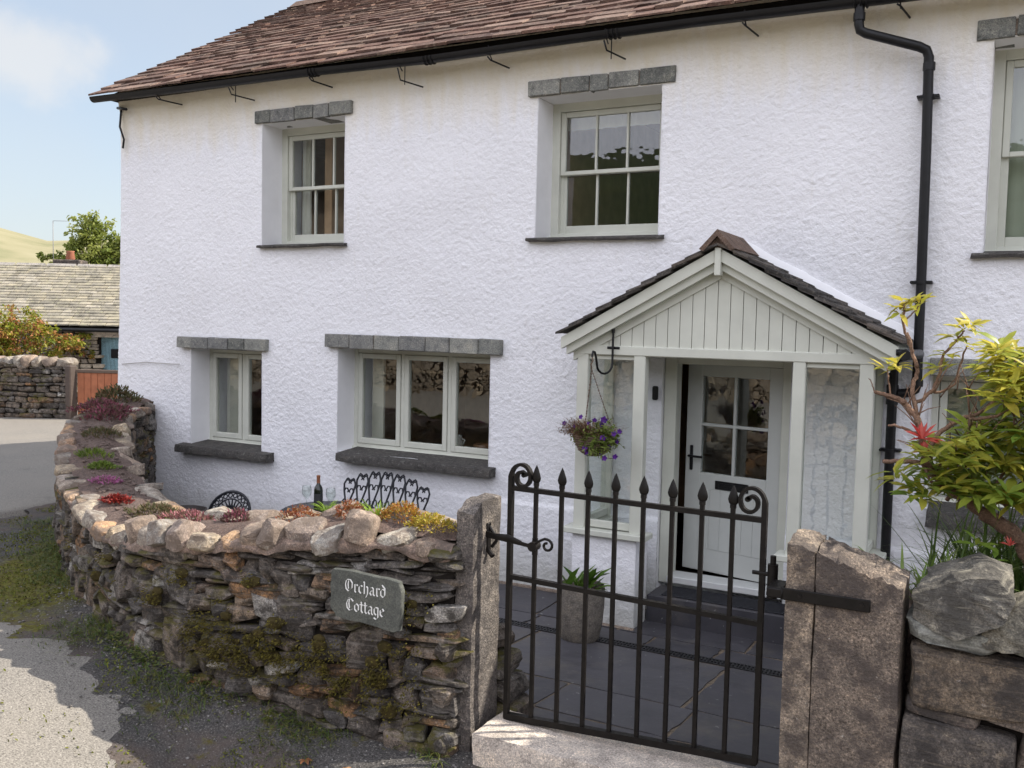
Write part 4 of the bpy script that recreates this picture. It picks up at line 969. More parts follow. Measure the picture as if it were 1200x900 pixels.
m = MB(); rough_block(m, (-2.43, -3.53, -.2), (-.87, -3.15, .088), 41, .008, None, .03)
tag(m.build('threshold_stone', THRESH, None, True, origin=(-1.7, -3.4, -.1), sharp=50), 'long pale stone threshold slab under the iron gate', 'doorstep')

def gate():
    G = thing('gate', 'black wrought iron garden gate with spear tops and scroll ends', 'gate', (-1.0, -3.28, .1)); Y = -3.28
    X0, X1 = -2.36, -1.005; n = 10; xs = [X0+(X1-X0)*i/(n-1) for i in range(n)]
    zt = lambda x: 1.367-.017*(x-X0)/(X1-X0); zm_ = lambda x: .883-.03*(x-X0)/(X1-X0); zb = lambda x: .108+.075*(x-X0)/(X1-X0)
    for f, h, t in ((zt, .0125, .0145), (zm_, .0125, .0145), (zb, .017, .0185)):
        m = MB(); a, b = X0-.008, X1+.008; ya, yb = Y-t, Y+t
        m.hexa([(a, ya, f(a)-h), (b, ya, f(b)-h), (b, yb, f(b)-h), (a, yb, f(a)-h), (a, ya, f(a)+h), (b, ya, f(b)+h), (b, yb, f(b)+h), (a, yb, f(a)+h)]); m.build('rail', GATEPAINT, G)
    for i, x in enumerate(xs):
        if i in (0, n-1):
            sg = 1 if i == 0 else -1; m = MB(); pts = [(x, Y, zb(x)-.01), (x, Y, 1.0), (x, Y, 1.43)]
            r = .066; cx = x+sg*r
            for k in range(1, 30):
                a = math.pi-k*.30; rr = r*(1-.72*(k/29)**1.1)
                pts.append((cx+sg*rr*math.cos(a)*1.0+sg*.0, Y, 1.43+rr*math.sin(a)*1.15))
            # flat bar: sweep a rectangle
            V = [Vector(p) for p in pts]; vs = []; fs = []
            for k, p in enumerate(V):
                t = (V[min(k+1, len(V)-1)]-V[max(k-1, 0)]).normalized(); nn = Vector((t.z, 0, -t.x)); hw = .0085 if k > 2 else .0125; dp = .016
                vs += [p-nn*hw+Vector((0, -dp, 0)), p+nn*hw+Vector((0, -dp, 0)), p+nn*hw+Vector((0, dp, 0)), p-nn*hw+Vector((0, dp, 0))]
            for k in range(len(V)-1):
                for j in range(4): fs.append((4*k+j, 4*k+(j+1) % 4, 4*k+4+(j+1) % 4, 4*k+4+j))
            fs += [(0, 3, 2, 1), tuple(4*(len(V)-1)+j for j in range(4))]
            m.add(vs, fs); m.tube([pts[-1][:1]+(Y-.016,)+pts[-1][2:], pts[-1][:1]+(Y+.016,)+pts[-1][2:]], .014, 10); m.build('scroll_bar', GATEPAINT, G, True, sharp=35)
        else:
            top = 1.405; m = MB(); m.box((x-.0105, Y-.0105, zb(x)-.005), (x+.0105, Y+.0105, top), .0015)
            b = m.build('upright_bar', GATEPAINT, G); s = MB()
            s.tube([(x, Y, top-.014), (x, Y, top+.004)], .0155, 8)
            prof = [(.012, 0), (.022, .012), (.0265, .028), (.023, .045), (.011, .078), (.001, .098)]
            vs = []; fs = []
            for r_, z in prof:
                for k in range(8): w = 2*math.pi*k/8; vs.append((x+r_*math.cos(w), Y+r_*.5*math.sin(w), top+z))
            for q in range(len(prof)-1):
                for k in range(8): fs.append((q*8+k, q*8+(k+1) % 8, q*8+8+(k+1) % 8, q*8+8+k))
            s.add(vs, fs); s.build('spearhead', GATEPAINT, b, True, sharp=40)
    m = MB(); x2 = xs[1]
    m.hexa([(-2.50, Y-.03, 1.085), (x2-.02, Y-.03, 1.062), (x2-.02, Y-.022, 1.062), (-2.50, Y-.022, 1.085), (-2.50, Y-.03, 1.118), (x2-.02, Y-.03, 1.08), (x2-.02, Y-.022, 1.08), (-2.50, Y-.022, 1.118)])
    m.tube([(-2.45, Y-.026, 1.10), (-2.36, Y-.026, 1.098), (-2.28, Y-.026, 1.08)], [.012, .02, .012], 8, flat=.5)
    m.tube([(x2, Y-.04, 1.07), (x2, Y+.02, 1.07)], .026, 12); m.tube([(x2, Y-.0, 1.02), (x2, Y, 1.11)], .016, 10)
    pts = [(x2, Y-.028, 1.07), (x2+.03, Y-.028, 1.10), (x2+.07, Y-.028, 1.12)]
    for k in range(16): a = math.pi/2-k*.42; r_ = .034*(1-.6*k/15); pts.append((x2+.085+r_*math.cos(a), Y-.028, 1.085+r_*math.sin(a)))
    m.tube(pts, .0075, 8); m.build('latch', GATEPAINT, G, True, sharp=40)
gate()

# ------------------------------------------------------------------ right hand boundary wall
def right_wall():
    W = thing('boundary_wall', 'squared stone boundary wall with big tilted cap boulders right of the gate post', 'wall', (.6, -3.2, 0)); rg = random.Random(21)
    c = MB(); c.box((-.34, -3.36, -.3), (3.4, -2.95, .96)); c.build('wall_core', CORE, W)
    m = MB(); b = []
    m.stone((-.165, -3.28, .985), (.40, .38, .10), rotm(0, .05, 0), 1, 4, 12, .06, .14, .4, .72); m.stone((.16, -3.27, .975), (.26, .36, .085), rotm(0, .03, .02), 2, 4, 12, .06, .16, .6, .72); m.stone((.42, -3.27, .96), (.26, .36, .09), rotm(0, -.03, .02), 12, 4, 12, .06, .16, .3, .72)
    m.stone((-.19, -3.24, 1.06), (.34, .2, .05), rotm(.1, .35, 0), 7, 2, 6, .05, .35, .2)
    m.build('slab_course', GREENSLAB, W, True, sharp=32)
    m = MB()
    m.stone((-.085, -3.26, .79), (.52, .40, .28), rotm(0, .05, 0), 3, 4, 7, .035, .16, .4, .9); m.stone((.36, -3.26, .82), (.36, .4, .22), rotm(0, -.02, 0), 4, 3, 7, .03, .18, .8, .92)
    m.stone((-.14, -3.27, .48), (.44, .4, .27), rotm(0, .03, 0), 5, 3, 7, .035, .18, .9, .9); m.stone((.35, -3.26, .50), (.54, .4, .34), rotm(0, 0, 0), 6, 3, 7, .03, .18, .1, .92)
    m.stone((-.2, -3.25, .64), (.3, .38, .06), rotm(0, .12, 0), 8, 3, 7, .04, .25, .0, .9); m.stone((.12, -3.25, .655), (.38, .38, .05), rotm(0, .14, 0), 9, 3, 7, .04, .25, .1, .9)
    z = -.2
    for k, h in enumerate((.22, .20, .16)):
        x = -.34
        while x < 3.3: w = rg.uniform(.25, .5); m.stone((x+w/2, -3.25, z+h/2), (w*1.03, .42, h*1.05), rotm(0, rg.uniform(-.03, .03), 0), rg.randrange(9999), 3, 7, .04, .2, rg.random(), .9); x += w
        z += h
    for z, h in ((.34, .3), (.65, .28)):
        x = .64
        while x < 3.3: w = rg.uniform(.25, .5); m.stone((x+w/2, -3.25, z+h/2), (w*1.03, .42, h*1.05), rotm(0, rg.uniform(-.03, .03), 0), rg.randrange(9999), 3, 7, .04, .2, rg.random(), .9); x += w
    m.build('squared_stones', BLOCK, W, True, sharp=32)
    def hull(front, back, seed, q):
        b = bmesh.new()
        for x, y, z in front+back: b.verts.new((x, y, z))
        r_ = bmesh.ops.convex_hull(b, input=b.verts); bmesh.ops.delete(b, geom=[e for e in r_['geom_interior'] if isinstance(e, bmesh.types.BMVert)], context='VERTS')
        bmesh.ops.triangulate(b, faces=b.faces[:])
        for _ in range(4): bmesh.ops.subdivide_edges(b, edges=b.edges[:], cuts=1, use_grid_fill=True)
        n = Vector((.45, .1, .88)).normalized(); vs = []
        for v in b.verts:
            p = v.co.copy(); d = p.dot(n); lay = mn.noise(Vector((d*55, p.x*3+seed, p.y*3)))*.008+mn.noise(p*9+Vector((seed, 0, 0)))*.016+mn.noise(p*30+Vector((seed, 4, 0)))*.005
            vs.append(p+(p-Vector((0, -3.25, 1.1))).normalized()*lay)
        m = MB(); m.add(vs, [tuple(v.index for v in f.verts) for f in b.faces], q); b.free(); m.build('cap_boulder', BOULDER, W, True, sharp=24)
    hull([(-.335, -3.42, 1.13), (-.13, -3.40, 1.235), (-.02, -3.40, 1.24), (.05, -3.43, 1.17), (.01, -3.49, 1.08), (-.16, -3.50, .99), (-.24, -3.47, 1.0), (-.34, -3.43, 1.04)], [(-.31, -3.10, 1.19), (-.1, -3.05, 1.27), (.03, -3.06, 1.24), (-.2, -3.05, 1.0), (.0, -3.05, 1.02)], 3, .7)
    hull([(-.085, -3.46, 1.0), (-.03, -3.47, 1.07), (.06, -3.43, 1.15), (.19, -3.41, 1.17), (.26, -3.44, 1.08), (.14, -3.50, 1.0), (.01, -3.49, .97), (-.05, -3.48, .97)], [(.0, -3.1, 1.1), (.2, -3.06, 1.19), (.3, -3.06, 1.06), (.0, -3.05, .98)], 7, .2)
    hull([(.12, -3.44, .98), (.2, -3.45, 1.06), (.34, -3.42, 1.14), (.46, -3.42, 1.10), (.44, -3.46, 1.0), (.3, -3.48, .97)], [(.2, -3.1, 1.0), (.3, -3.06, 1.15), (.5, -3.06, 1.1), (.45, -3.05, .98)], 11, .5)
    caps = []; x = .6
    while x < 3.2: caps.append(((x, -3.2, 1.08), (.34, .36, .2), (rg.uniform(-.2, .2), rg.uniform(-.5, -.2), 0), rg.random())); x += .3
    for k, (c_, s_, r_, q) in enumerate(caps):
        m = MB(); m.stone(c_, (s_[0]*1.12, s_[1]*1.1, s_[2]*1.12), rotm(*r_), 71+k*3, 4, 13, .09, .40, q, .55); m.build('cap_boulder', BOULDER, W, True, sharp=20)
right_wall()
m = MB(); n = 24; vs = []
for i in range(n+1):
    for j in range(11): x = -.36+4.0*i/n; y = -3.0+3.02*j/10; vs.append((x, y, .90+.05*mn.noise(Vector((x*2, y*2, 0)))-.36*smooth01((y+2.1)/1.3)))
m.add(vs, [(i*11+j, i*11+11+j, i*11+12+j, i*11+j+1) for i in range(n) for j in range(10)]); m.box((-.36, -3.0, -.3), (-.30, 0, .50)); m.box((-.62, -3.1, -.3), (-.36, -2.5, .93), .03)
struct(m.build('garden_bed', EARTH, None, True, sharp=50))
# ------------------------------------------------------------------ drain, planter
def drain():
    m = MB(); x0, x1 = -4.4, -.86
    y0, y1 = -1.145, -1.045
    z = pz(-1.095)
    for a, b in ((y0, y0+.012), (y1-.012, y1), ((y0+y1)/2-.005, (y0+y1)/2+.005)): m.box((x0, a, z-.05), (x1, b, z+.004))
    x = x0
    while x < x1: m.box((x, y0+.01, z-.012), (x+.010, y1-.01, z+.003)); x += .026
    m.box((x0, y0, z-.06), (x1, y1, z-.05))
    tag(m.build('drain_channel', simple('black_plastic_grating', (.015, .015, .017), .5), None, origin=(-2.6, -1.09, z)), 'long black slotted drain channel set in the slate patio', 'drain')
drain()
LEAFGREEN = leafmat('fresh_green_leaf', [(.06, .13, .02), (.11, .20, .03), (.16, .24, .05)], .35)
def planter():
    x, y = -2.86, -1.17; z = pz(y); T_ = thing('plant_pot', 'tall grey concrete pot with a leafy green plant beside the porch wall', 'plant pot', (x, y, z))
    m = MB(); n = 36; prof = [(.0, .0), (.135, .0), (.15, .02), (.172, .14), (.183, .28), (.186, .40), (.182, .42), (.168, .422), (.163, .40), (.160, .37), (0, .37)]; m.lathe(prof, (x, y, z), n)
    m.v = [(p[0]+.004*mn.noise(Vector(p)*9), p[1]+.004*mn.noise(Vector(p)*9+Vector((5, 0, 0))), p[2]) for p in m.v]; p = m.build('pot', PLANTPOT, T_, True, sharp=50)
    s = MB(); s.lathe([(.001, .385), (.162, .38)], (x, y, z), 20); s.build('compost', EARTH, T_)
    f = MB(); rg = random.Random(6)
    for k in range(34):
        a = rg.uniform(0, 6.28); e = rg.uniform(.5, 1.4); L = rg.uniform(.09, .21); r0 = rg.uniform(0, .11)
        d = Vector((math.cos(a)*math.cos(e), math.sin(a)*math.cos(e), math.sin(e))); b = Vector((x+r0*math.cos(a), y+r0*math.sin(a), z+.38))
        if k < 7: d = Vector((.55+rg.uniform(-.4, .3), rg.uniform(-.3, .3), 1)); L = rg.uniform(.19, .27)
        f.leaf(b, d, Vector((-d.x*.6, -d.y*.6, .8)), L, L*.36, .35, rg.random(), .18)
    f.build('foliage', LEAFGREEN, T_, True)
planter()

# ------------------------------------------------------------------ hanging basket
WICKER = simple('brown_wicker', (.17, .125, .09), .85, .15, var=.45, scale=60); PURPLE = leafmat('purple_petal', [(.06, .008, .17), (.11, .015, .28), (.04, .006, .12)], .2, .6)
DRY = leafmat('dry_brown_stems', [(.16, .085, .05), (.22, .13, .075), (.12, .07, .045)], .2); LIME = leafmat('yellow_green_leaf', [(.12, .17, .03), (.20, .25, .05), (.09, .12, .03)], .35)
CHAIN = simple('rusty_chain', (.13, .085, .06), .6, .4, var=.4, scale=50)
def basket():
    x, y, z = -2.905, -.895, 1.235; B = thing('hanging_basket', 'wicker hanging basket of purple petunias on a black hook', 'basket', (x, y, z)); rg = random.Random(8)
    prof = [(.005, -.005), (.07, .0), (.115, .03), (.15, .09), (.165, .145)]; m = MB()
    for k in range(13):   # woven withies
        t = k/12; r = np.interp(t, np.linspace(0, 1, 5), [q[0] for q in prof]); zz = np.interp(t, np.linspace(0, 1, 5), [q[1] for q in prof]); r = max(r, .06)
        m.tube([(x+(r+.004*math.sin(i*2.1+k*3))*math.cos(i*.2244), y+(r+.004*math.sin(i*2.1+k*3))*math.sin(i*.2244), z+zz+.003*mn.noise(Vector((i, k, 0)))) for i in range(29)], .0075, 6)
    m.lathe([(.001, .0), (.065, .0), (.112, .03), (.146, .09), (.160, .14), (.001, .13)], (x, y, z), 24)
    m.build('wicker_bowl', WICKER, B, True, sharp=60)
    hook = Vector((-2.94, -.893, 2.00))
    c = MB(); c.tube([hook+Vector((0, 0, .0)), hook+Vector((.008, 0, -.03)), hook+Vector((-.008, 0, -.06)), hook+Vector((0, 0, -.1))], .006, 6)
    for k in range(3):
        a = k*2.094+.4; e = Vector((x+.16*math.cos(a), y+.16*math.sin(a), z+.14)); s = hook+Vector((0, 0, -.1)); n = 24
        for i in range(n):
            p = s.lerp(e, i/n); q = s.lerp(e, (i+.85)/n); w = .005; d = Vector((w, 0, 0)) if i % 2 else Vector((0, w, 0)); mid = (p+q)/2
            c.tube([p, mid+d, q], .0025, 4); c.tube([p, mid-d, q], .0025, 4)
    c.build('chain', CHAIN, B, True)
    d = MB()
    for k in range(420):
        a = rg.gauss(3.2, 1.1); r0 = rg.uniform(0, .13); L = rg.uniform(.10, .24); b = Vector((x+r0*math.cos(a), y+r0*math.sin(a), z+.13)); v = Vector((math.cos(a)*rg.uniform(.2, 1.2), math.sin(a)*.8, rg.uniform(.2, 1.1))).normalized()
        mid = b+v*L*.6; e = b+v*L+Vector((rg.uniform(-.02, .02), 0, -.03)); d.tube([b, mid, e], [.0017, .0013, .0008], 4, rg.random())
        for j in range(5): t = rg.uniform(.4, 1); d.leaf(b.lerp(e, t), (rg.uniform(-1, 1), rg.uniform(-1, 1), rg.uniform(-.5, .8)), (0, 0, 1), rg.uniform(.012, .03), .007, .4, rg.random())
    d.build('dry_stems', DRY, B)
    g = MB()
    for k in range(190):
        a = rg.gauss(-.2, .85); r0 = rg.uniform(.02, .15); b = Vector((x+r0*math.cos(a), y+r0*math.sin(a), z+.14)); v = Vector((math.cos(a)*rg.uniform(.2, .9), math.sin(a)*.6-.15, rg.uniform(-.9, .9))); L = rg.uniform(.06, .19)
        e = b+v*L; g.tube([b, b.lerp(e, .5)+Vector((0, 0, .02)), e], .0016, 4, .2)
        for j in range(7): t = rg.uniform(.2, 1); g.leaf(b.lerp(e, t), (rg.uniform(-1, 1), rg.uniform(-1, 1), rg.uniform(-.6, .8)), (rg.uniform(-.5, .5), -.5, 1), rg.uniform(.022, .045), rg.uniform(.012, .02), .3, rg.random())
    g.build('leaves', LIME, B)
    spots = [(.02, .26), (.10, .25), (.14, .29), (.13, .15), (.17, .08), (.10, .02), (.14, -.01), (.21, .0), (-.0, .02), (.0, .06), (-.13, .22), (.20, .18), (.24, .2), (-.05, .3), (.06, .2), (.22, .12), (-.20, .24), (.05, .28)]
    for dx, dz in spots:
        p = Vector((x+dx, y-.13+rg.uniform(-.04, .03)+abs(dx)*.2, z+dz)); nrm = Vector((rg.uniform(-.5, .6), -1, rg.uniform(-.2, .6))).normalized(); s1 = nrm.orthogonal().normalized(); s2 = nrm.cross(s1); R_ = rg.uniform(.020, .032); fl = MB()
        for k in range(5): w = k*1.2566+rg.uniform(-.2, .2); dd = s1*math.cos(w)+s2*math.sin(w)+nrm*.35; fl.leaf(p, dd, nrm, R_, R_*.95, .25, rg.random(), .1)
        fl.build('flower', PURPLE, B)
basket()

# ------------------------------------------------------------------ terrace furniture behind the wall
def bench():
    ZB = pz(-.6); Y = -.58; xl, xr = -5.67, -4.68; B = thing('garden_bench', 'dark cast iron bench with a heart pattern back against the white wall', 'bench', ((xl+xr)/2, Y, ZB))
    n = 7; w = (xr-xl)/n; tp = lambda x: ZB+1.01-.13*abs((x-(xl+xr)/2)/((xr-xl)/2))**2.2
    m = MB(); r = .010
    for i in range(n):
        c = xl+w*(i+.5); zt = tp(c); zb = ZB+.63; h = zt-zb; yy = lambda z: Y+.10*(z-zb)/.4
        P = lambda u, v: (c+u*w, yy(zb+v*h), zb+v*h)
        for sg in (-1, 1):
            m.tube([P(0, 0), P(.14*sg, .25), P(.40*sg, .62), P(.47*sg, .84), P(.34*sg, .97), P(.14*sg, .97), P(.04*sg, .90), P(.10*sg, .86)], [r, r, r, r, r, r*.9, r*.8, r*.7], 6)
            m.tube([P(.40*sg, .60), P(.30*sg, .70), P(.14*sg, .70), P(.03*sg, .62), P(.09*sg, .58)], r*.8, 6)
            m.tube([P(0, .0), P(.12*sg, .30), P(.32*sg, .34), P(.44*sg, .26), P(.40*sg, .18), P(.34*sg, .2)], r*.8, 6)
            m.tube([P(.34*sg, .985), P(.24*sg, 1.03), P(.12*sg, 1.0), P(0, .95)], r*.9, 6)
    m.tube([(xl, Y, ZB+.63), (xr, Y, ZB+.63)], .014, 8); m.tube([(xl, Y, ZB+.43), (xl, Y, ZB+.64)], .012, 8); m.tube([(xr, Y, ZB+.43), (xr, Y, ZB+.64)], .012, 8); m.build('bench_back', IRON, B, True)
    m = MB()
    for k in range(9): m.box((xl, Y-.42+.047*k, ZB+.43), (xr, Y-.42+.047*k+.03, ZB+.445), .004)
    m.build('seat', IRON, B)
    for x in (xl+.03, xr-.03):
        for y in (Y-.38, Y):
            q = MB(); q.tube([(x, y, ZB+.44), (x, y-.02 if y < Y else y+.03, ZB+.2), (x, y, ZB)], .016, 8); q.build('leg', IRON, B, True)
        q = MB(); q.tube([(x, Y, ZB+.64), (x, Y-.3, ZB+.65), (x, Y-.4, ZB+.6), (x, Y-.38, ZB+.44)], .014, 8); q.build('armrest', IRON, B, True)
bench()
def table():
    x, y = -5.2, -1.32; z = pz(y); h = .75; T_ = thing('garden_table', 'round dark cast iron garden table behind the wall holding wine bottle', 'table', (x, y, z))
    m = MB(); m.lathe([(.001, h), (.40, h), (.415, h-.01), (.41, h-.025), (.001, h-.02)], (x, y, z), 40); m.build('tabletop', IRON, T_, True, sharp=40)
    m = MB(); m.lathe([(.02, h-.02), (.03, h-.2), (.018, h-.35), (.03, .25), (.025, .2)], (x, y, z), 14)
    for k in range(3): a = k*2.094; m.tube([(x, y, z+.25), (x+.15*math.cos(a), y+.15*math.sin(a), z+.22), (x+.3*math.cos(a), y+.3*math.sin(a), z)], .016, 8)
    m.build('pedestal', IRON, T_, True); return x, y, z+h
tx, ty, tzz = table()
WINEGLASS = m_glass(); WINEGLASS.name = 'clear_wine_glass'
def bottle(x, y, z):
    b = thing('wine_bottle', 'dark wine bottle with copper capsule on the garden table', 'bottle', (x, y, z))
    m = MB(); m.lathe([(.001, .002), (.036, 0), (.038, .01), (.038, .17), (.032, .20), (.016, .225), (.0145, .25)], (x, y, z), 20); m.build('glass_body', simple('dark_bottle_glass', (.008, .012, .008), .08, .6), b, True, sharp=50)
    m = MB(); m.lathe([(.0155, .235), (.0155, .285), (.017, .287), (.017, .302), (.001, .303)], (x, y, z), 16); m.build('capsule', simple('copper_foil', (.30, .12, .06), .4, .5), b, True, sharp=50)
    m = MB(); m.lathe([(.0385, .055), (.0385, .145)], (x, y, z), 20); m.build('bottle_label', simple('dark_paper_label', (.03, .03, .033), .6), b, True)
bottle(-5.27, -1.38, tzz)
def wineglass(x, y, z, lab):
    m = MB(); m.lathe([(.034, .0), (.034, .003), (.005, .008), (.004, .075), (.018, .09), (.040, .125), (.043, .155), (.036, .20), (.0345, .20), (.041, .155), (.038, .127), (.001, .088)], (x, y, z), 22); tag(m.build('wine_glass', WINEGLASS, None, True, origin=(x, y, z)), lab, 'wine glass', 'wine glasses on the garden table')
wineglass(-5.40, -1.38, tzz, 'clear wine glass left of the bottle on the table'); wineglass(-5.15, -1.36, tzz, 'clear wine glass right of the bottle on the table')
def chair():
    x, y = -6.08, -1.62; z = pz(y); C_ = thing('garden_chair', 'dark cast iron chair with pierced round back by the wall corner', 'chair', (x, y, z)); m = MB()
    rz = R(14); c0 = Vector((x, y, z+.635)); ax = Vector((math.cos(rz), math.sin(rz), 0)); az = Vector((.10, .2, 1)).normalized(); P = lambda u, v: c0+ax*u+az*v; ay = ax.cross(az)
    ring = lambda r, n=36: [P(r*math.cos(2*math.pi*k/n), r*math.sin(2*math.pi*k/n)) for k in range(n+1)]
    m.tube(ring(.20), .013, 8); m.tube(ring(.135), .007, 6); m.tube(ring(.075), .008, 6)
    for k in range(22):
        a = 2*math.pi*k/22; c = P(.167*math.cos(a), .167*math.sin(a)); m.tube([c+(ax*math.cos(b)+az*math.sin(b))*.019 for b in np.linspace(0, 6.283, 9)], .006, 5)
        m.tube([P(.075*math.cos(a), .075*math.sin(a)), P(.135*math.cos(a+.12), .135*math.sin(a+.12))], .007, 5)
    k = 16; m.add([P(.07*math.cos(2*math.pi*i/k), .07*math.sin(2*math.pi*i/k)) for i in range(k)], [tuple(range(k))]); m.build('chair_back', IRON, C_, True)
    q = MB(); q.lathe([(.001, .45), (.19, .45), (.2, .44), (.19, .43), (.001, .43)], (x-.05, y-.18, z), 30); q.build('seat', IRON, C_, True, sharp=40)
    for a in (.7, 2.3, 3.9, 5.5):
        q = MB(); cx, cy = x-.05+.16*math.cos(a), y-.18+.16*math.sin(a); q.tube([(cx, cy, z+.44), (cx+.02*math.cos(a), cy+.02*math.sin(a), z+.2), (cx+.05*math.cos(a), cy+.05*math.sin(a), z)], .013, 8); q.build('leg', IRON, C_, True)
    q = MB(); q.tube([P(-.12, -.17), P(-.1, -.3)], .012, 6); q.tube([P(.12, -.17), P(.1, -.3)], .012, 6); q.build('back_stay', IRON, C_, True)
chair()
m = MB(); x, y = -7.72, -.62; z = pz(y); m.lathe([(.001, 0), (.15, 0), (.21, .30), (.225, .33), (.235, .40), (.215, .405), (.2, .36), (.001, .35)], (x, y, z), 28)
tag(m.build('patio_planter', simple('dark_clay_planter', (.075, .065, .06), .8), None, True, origin=(x, y, z), sharp=40), 'wide dark planter rim showing behind the wall below the small window', 'planter')
# white jug and bowl on the window board
m = MB(); x, y, z = -5.05, .53, .90; m.lathe([(.001, 0), (.05, 0), (.075, .05), (.08, .10), (.055, .16), (.06, .185), (.05, .18), (.001, .1)], (x, y, z), 20); m.tube([(x+.055, y, z+.16), (x+.1, y, z+.14), (x+.075, y, z+.08)], .009, 6)
tag(m.build('jug', simple('white_glazed_jug', (.65, .63, .58), .3), None, True, origin=(x, y, z)), 'white jug standing on the ledge inside the wide ground floor window', 'jug')
m = MB(); x, y, z = -4.72, .53, .90; m.lathe([(.001, 0), (.06, 0), (.09, .05), (.11, .12), (.10, .12), (.001, .05)], (x, y, z), 20)
tag(m.build('bowl', simple('brown_bowl_glaze', (.20, .10, .05), .4), None, True, origin=(x, y, z)), 'brown bowl on the ledge inside the wide ground floor window', 'bowl')

# ------------------------------------------------------------------ rockery plants on the wall top
def cushion(name, label, cat, c, rx, ry, h, n, mat, L, W, seed, spiky=False, group='rockery plants on the wall'):
    rg = random.Random(seed); m = MB()
    for _ in range(n):
        a = rg.uniform(0, 6.283); r = math.sqrt(rg.random()); hh = h*(1-r*r)*rg.uniform(.5, 1.05)+.0
        nz = 1+.7*mn.noise(Vector((math.cos(a)*r*3+seed, math.sin(a)*r*3, 0)))
        if mn.noise(Vector((math.cos(a)*r*5+seed*3, math.sin(a)*r*5, 4))) > .33: continue
        p = Vector((c[0]+rx*r*math.cos(a)*nz, c[1]+ry*r*math.sin(a)*nz, c[2]+hh))
        d = Vector((math.cos(a)*r*.9+rg.uniform(-.5, .5), math.sin(a)*r*.9+rg.uniform(-.5, .5), rg.uniform(.3, 1.2) if not spiky else rg.uniform(.8, 1.6)))
        m.leaf(p-d.normalized()*L*.4, d, (rg.uniform(-1, 1), rg.uniform(-1, 1), .8), L*rg.uniform(.7, 1.3), W*rg.uniform(.7, 1.2), .3, rg.random())
    return tag(m.build(name, mat, None, origin=c), label, cat, group)
HEATHER = leafmat('pink_heather', [(.30, .09, .12), (.42, .20, .23), (.20, .09, .08), (.12, .12, .07), (.34, .10, .14), (.24, .17, .14)], .3, .7); HEATHERD = leafmat('magenta_heather', [(.22, .045, .09), (.30, .10, .15), (.11, .085, .06), (.16, .05, .07), (.12, .13, .07)], .3, .7)
SEDRED = leafmat('red_sedum', [(.34, .09, .04), (.24, .06, .03), (.40, .17, .07), (.2, .14, .06)], .25, .5); SEDOR = leafmat('orange_gold_sedum', [(.45, .15, .03), (.50, .30, .05), (.36, .10, .03), (.30, .24, .05), (.48, .36, .07)], .25, .5); SEDYE = leafmat('yellow_sedum', [(.48, .38, .05), (.36, .32, .05), (.5, .28, .05)], .25, .5)
DARKRED = leafmat('dark_red_houseleek', [(.20, .02, .02), (.30, .04, .03), (.10, .02, .02)], .2, .5); THYME = leafmat('dark_thyme', [(.06, .07, .03), (.12, .11, .05), (.14, .08, .05)], .2, .7); CUSH = leafmat('bright_green_cushion', [(.10, .16, .025), (.18, .25, .035), (.08, .12, .025), (.22, .26, .05)], .3, .6); PINKF = leafmat('pink_lilac_flower', [(.50, .20, .38), (.40, .12, .30), (.12, .15, .06)], .3, .7); FERN = leafmat('pale_green_fern', [(.20, .32, .03), (.28, .40, .06), (.14, .24, .03)], .4, .5)
def on(s, u):
    p, h, w, t, n = wat(s); q = p-n*(w*u); return np.array([q[0], q[1], h+.09])
def spot(x, y):
    s = min(np.linspace(0, WLEN, 400), key=lambda q: np.hypot(*(wat(q)[0]-wat(q)[4]*wat(q)[2]*.5-np.array((x, y)))))
    return np.array([x, y, wat(s)[1]+.115])
cushion('heather', 'low pink heather spreading over the wall top near the bend', 'heather', spot(-4.62, -3.40), .27, .12, .07, 1300, HEATHER, .028, .010, 1, True)
cushion('heather', 'small deep pink heather beside the larger pink one', 'heather', spot(-4.20, -3.42), .12, .09, .075, 600, HEATHERD, .026, .010, 2, True)
cushion('heather', 'dark magenta heather at the far end of the wall top', 'heather', spot(-8.55, -1.0), .34, .24, .13, 1500, HEATHERD, .036, .016, 3, True)
cushion('heather', 'small magenta heather beside the far shrub on the wall', 'heather', spot(-8.2, -1.2), .2, .2, .13, 700, HEATHERD, .04, .015, 13, True)
cushion('green_shrublet', 'dull green shrublet on the far end of the wall by the house', 'shrub', spot(-9.0, -.45), .25, .25, .18, 900, THYME, .045, .018, 4, True)
cushion('alpine_cushion', 'tiny lime green alpine beside the pink heather', 'alpine', spot(-4.86, -3.42), .08, .06, .05, 250, CUSH, .025, .009, 5)
cushion('thyme', 'dark green thyme mat on the wall bend', 'thyme', spot(-5.28, -3.12), .22, .15, .08, 900, THYME, .030, .008, 6, True)
cushion('thyme', 'brown green thyme far along the wall top', 'thyme', spot(-7.6, -1.75), .2, .15, .08, 600, THYME, .035, .01, 16, True)
cushion('houseleek', 'dark red houseleek clump on the wall top', 'houseleek', spot(-5.85, -2.98), .12, .08, .04, 420, DARKRED, .035, .016, 7)
cushion('alpine_flower', 'pink lilac alpine flower on the wall top', 'alpine', spot(-6.42, -2.62), .15, .10, .04, 420, PINKF, .028, .014, 8)
cushion('alpine_cushion', 'bright yellow green cushion plant on the wall top', 'alpine', spot(-6.8, -2.36), .14, .10, .05, 700, CUSH, .028, .010, 9)
cushion('alpine_grass', 'green spiky alpine behind the yellow green cushion', 'alpine', spot(-7.12, -2.2), .17, .11, .06, 420, CUSH, .04, .008, 10, True)
cushion('sedum', 'rust red sedum tuft between coping stones left of the fern', 'sedum', spot(-3.66, -3.46), .13, .08, .09, 500, SEDRED, .018, .009, 11)
cushion('sedum', 'orange red sedum clump between the fern and the grass tuft', 'sedum', spot(-3.38, -3.36), .10, .08, .10, 700, SEDRED, .018, .009, 12)
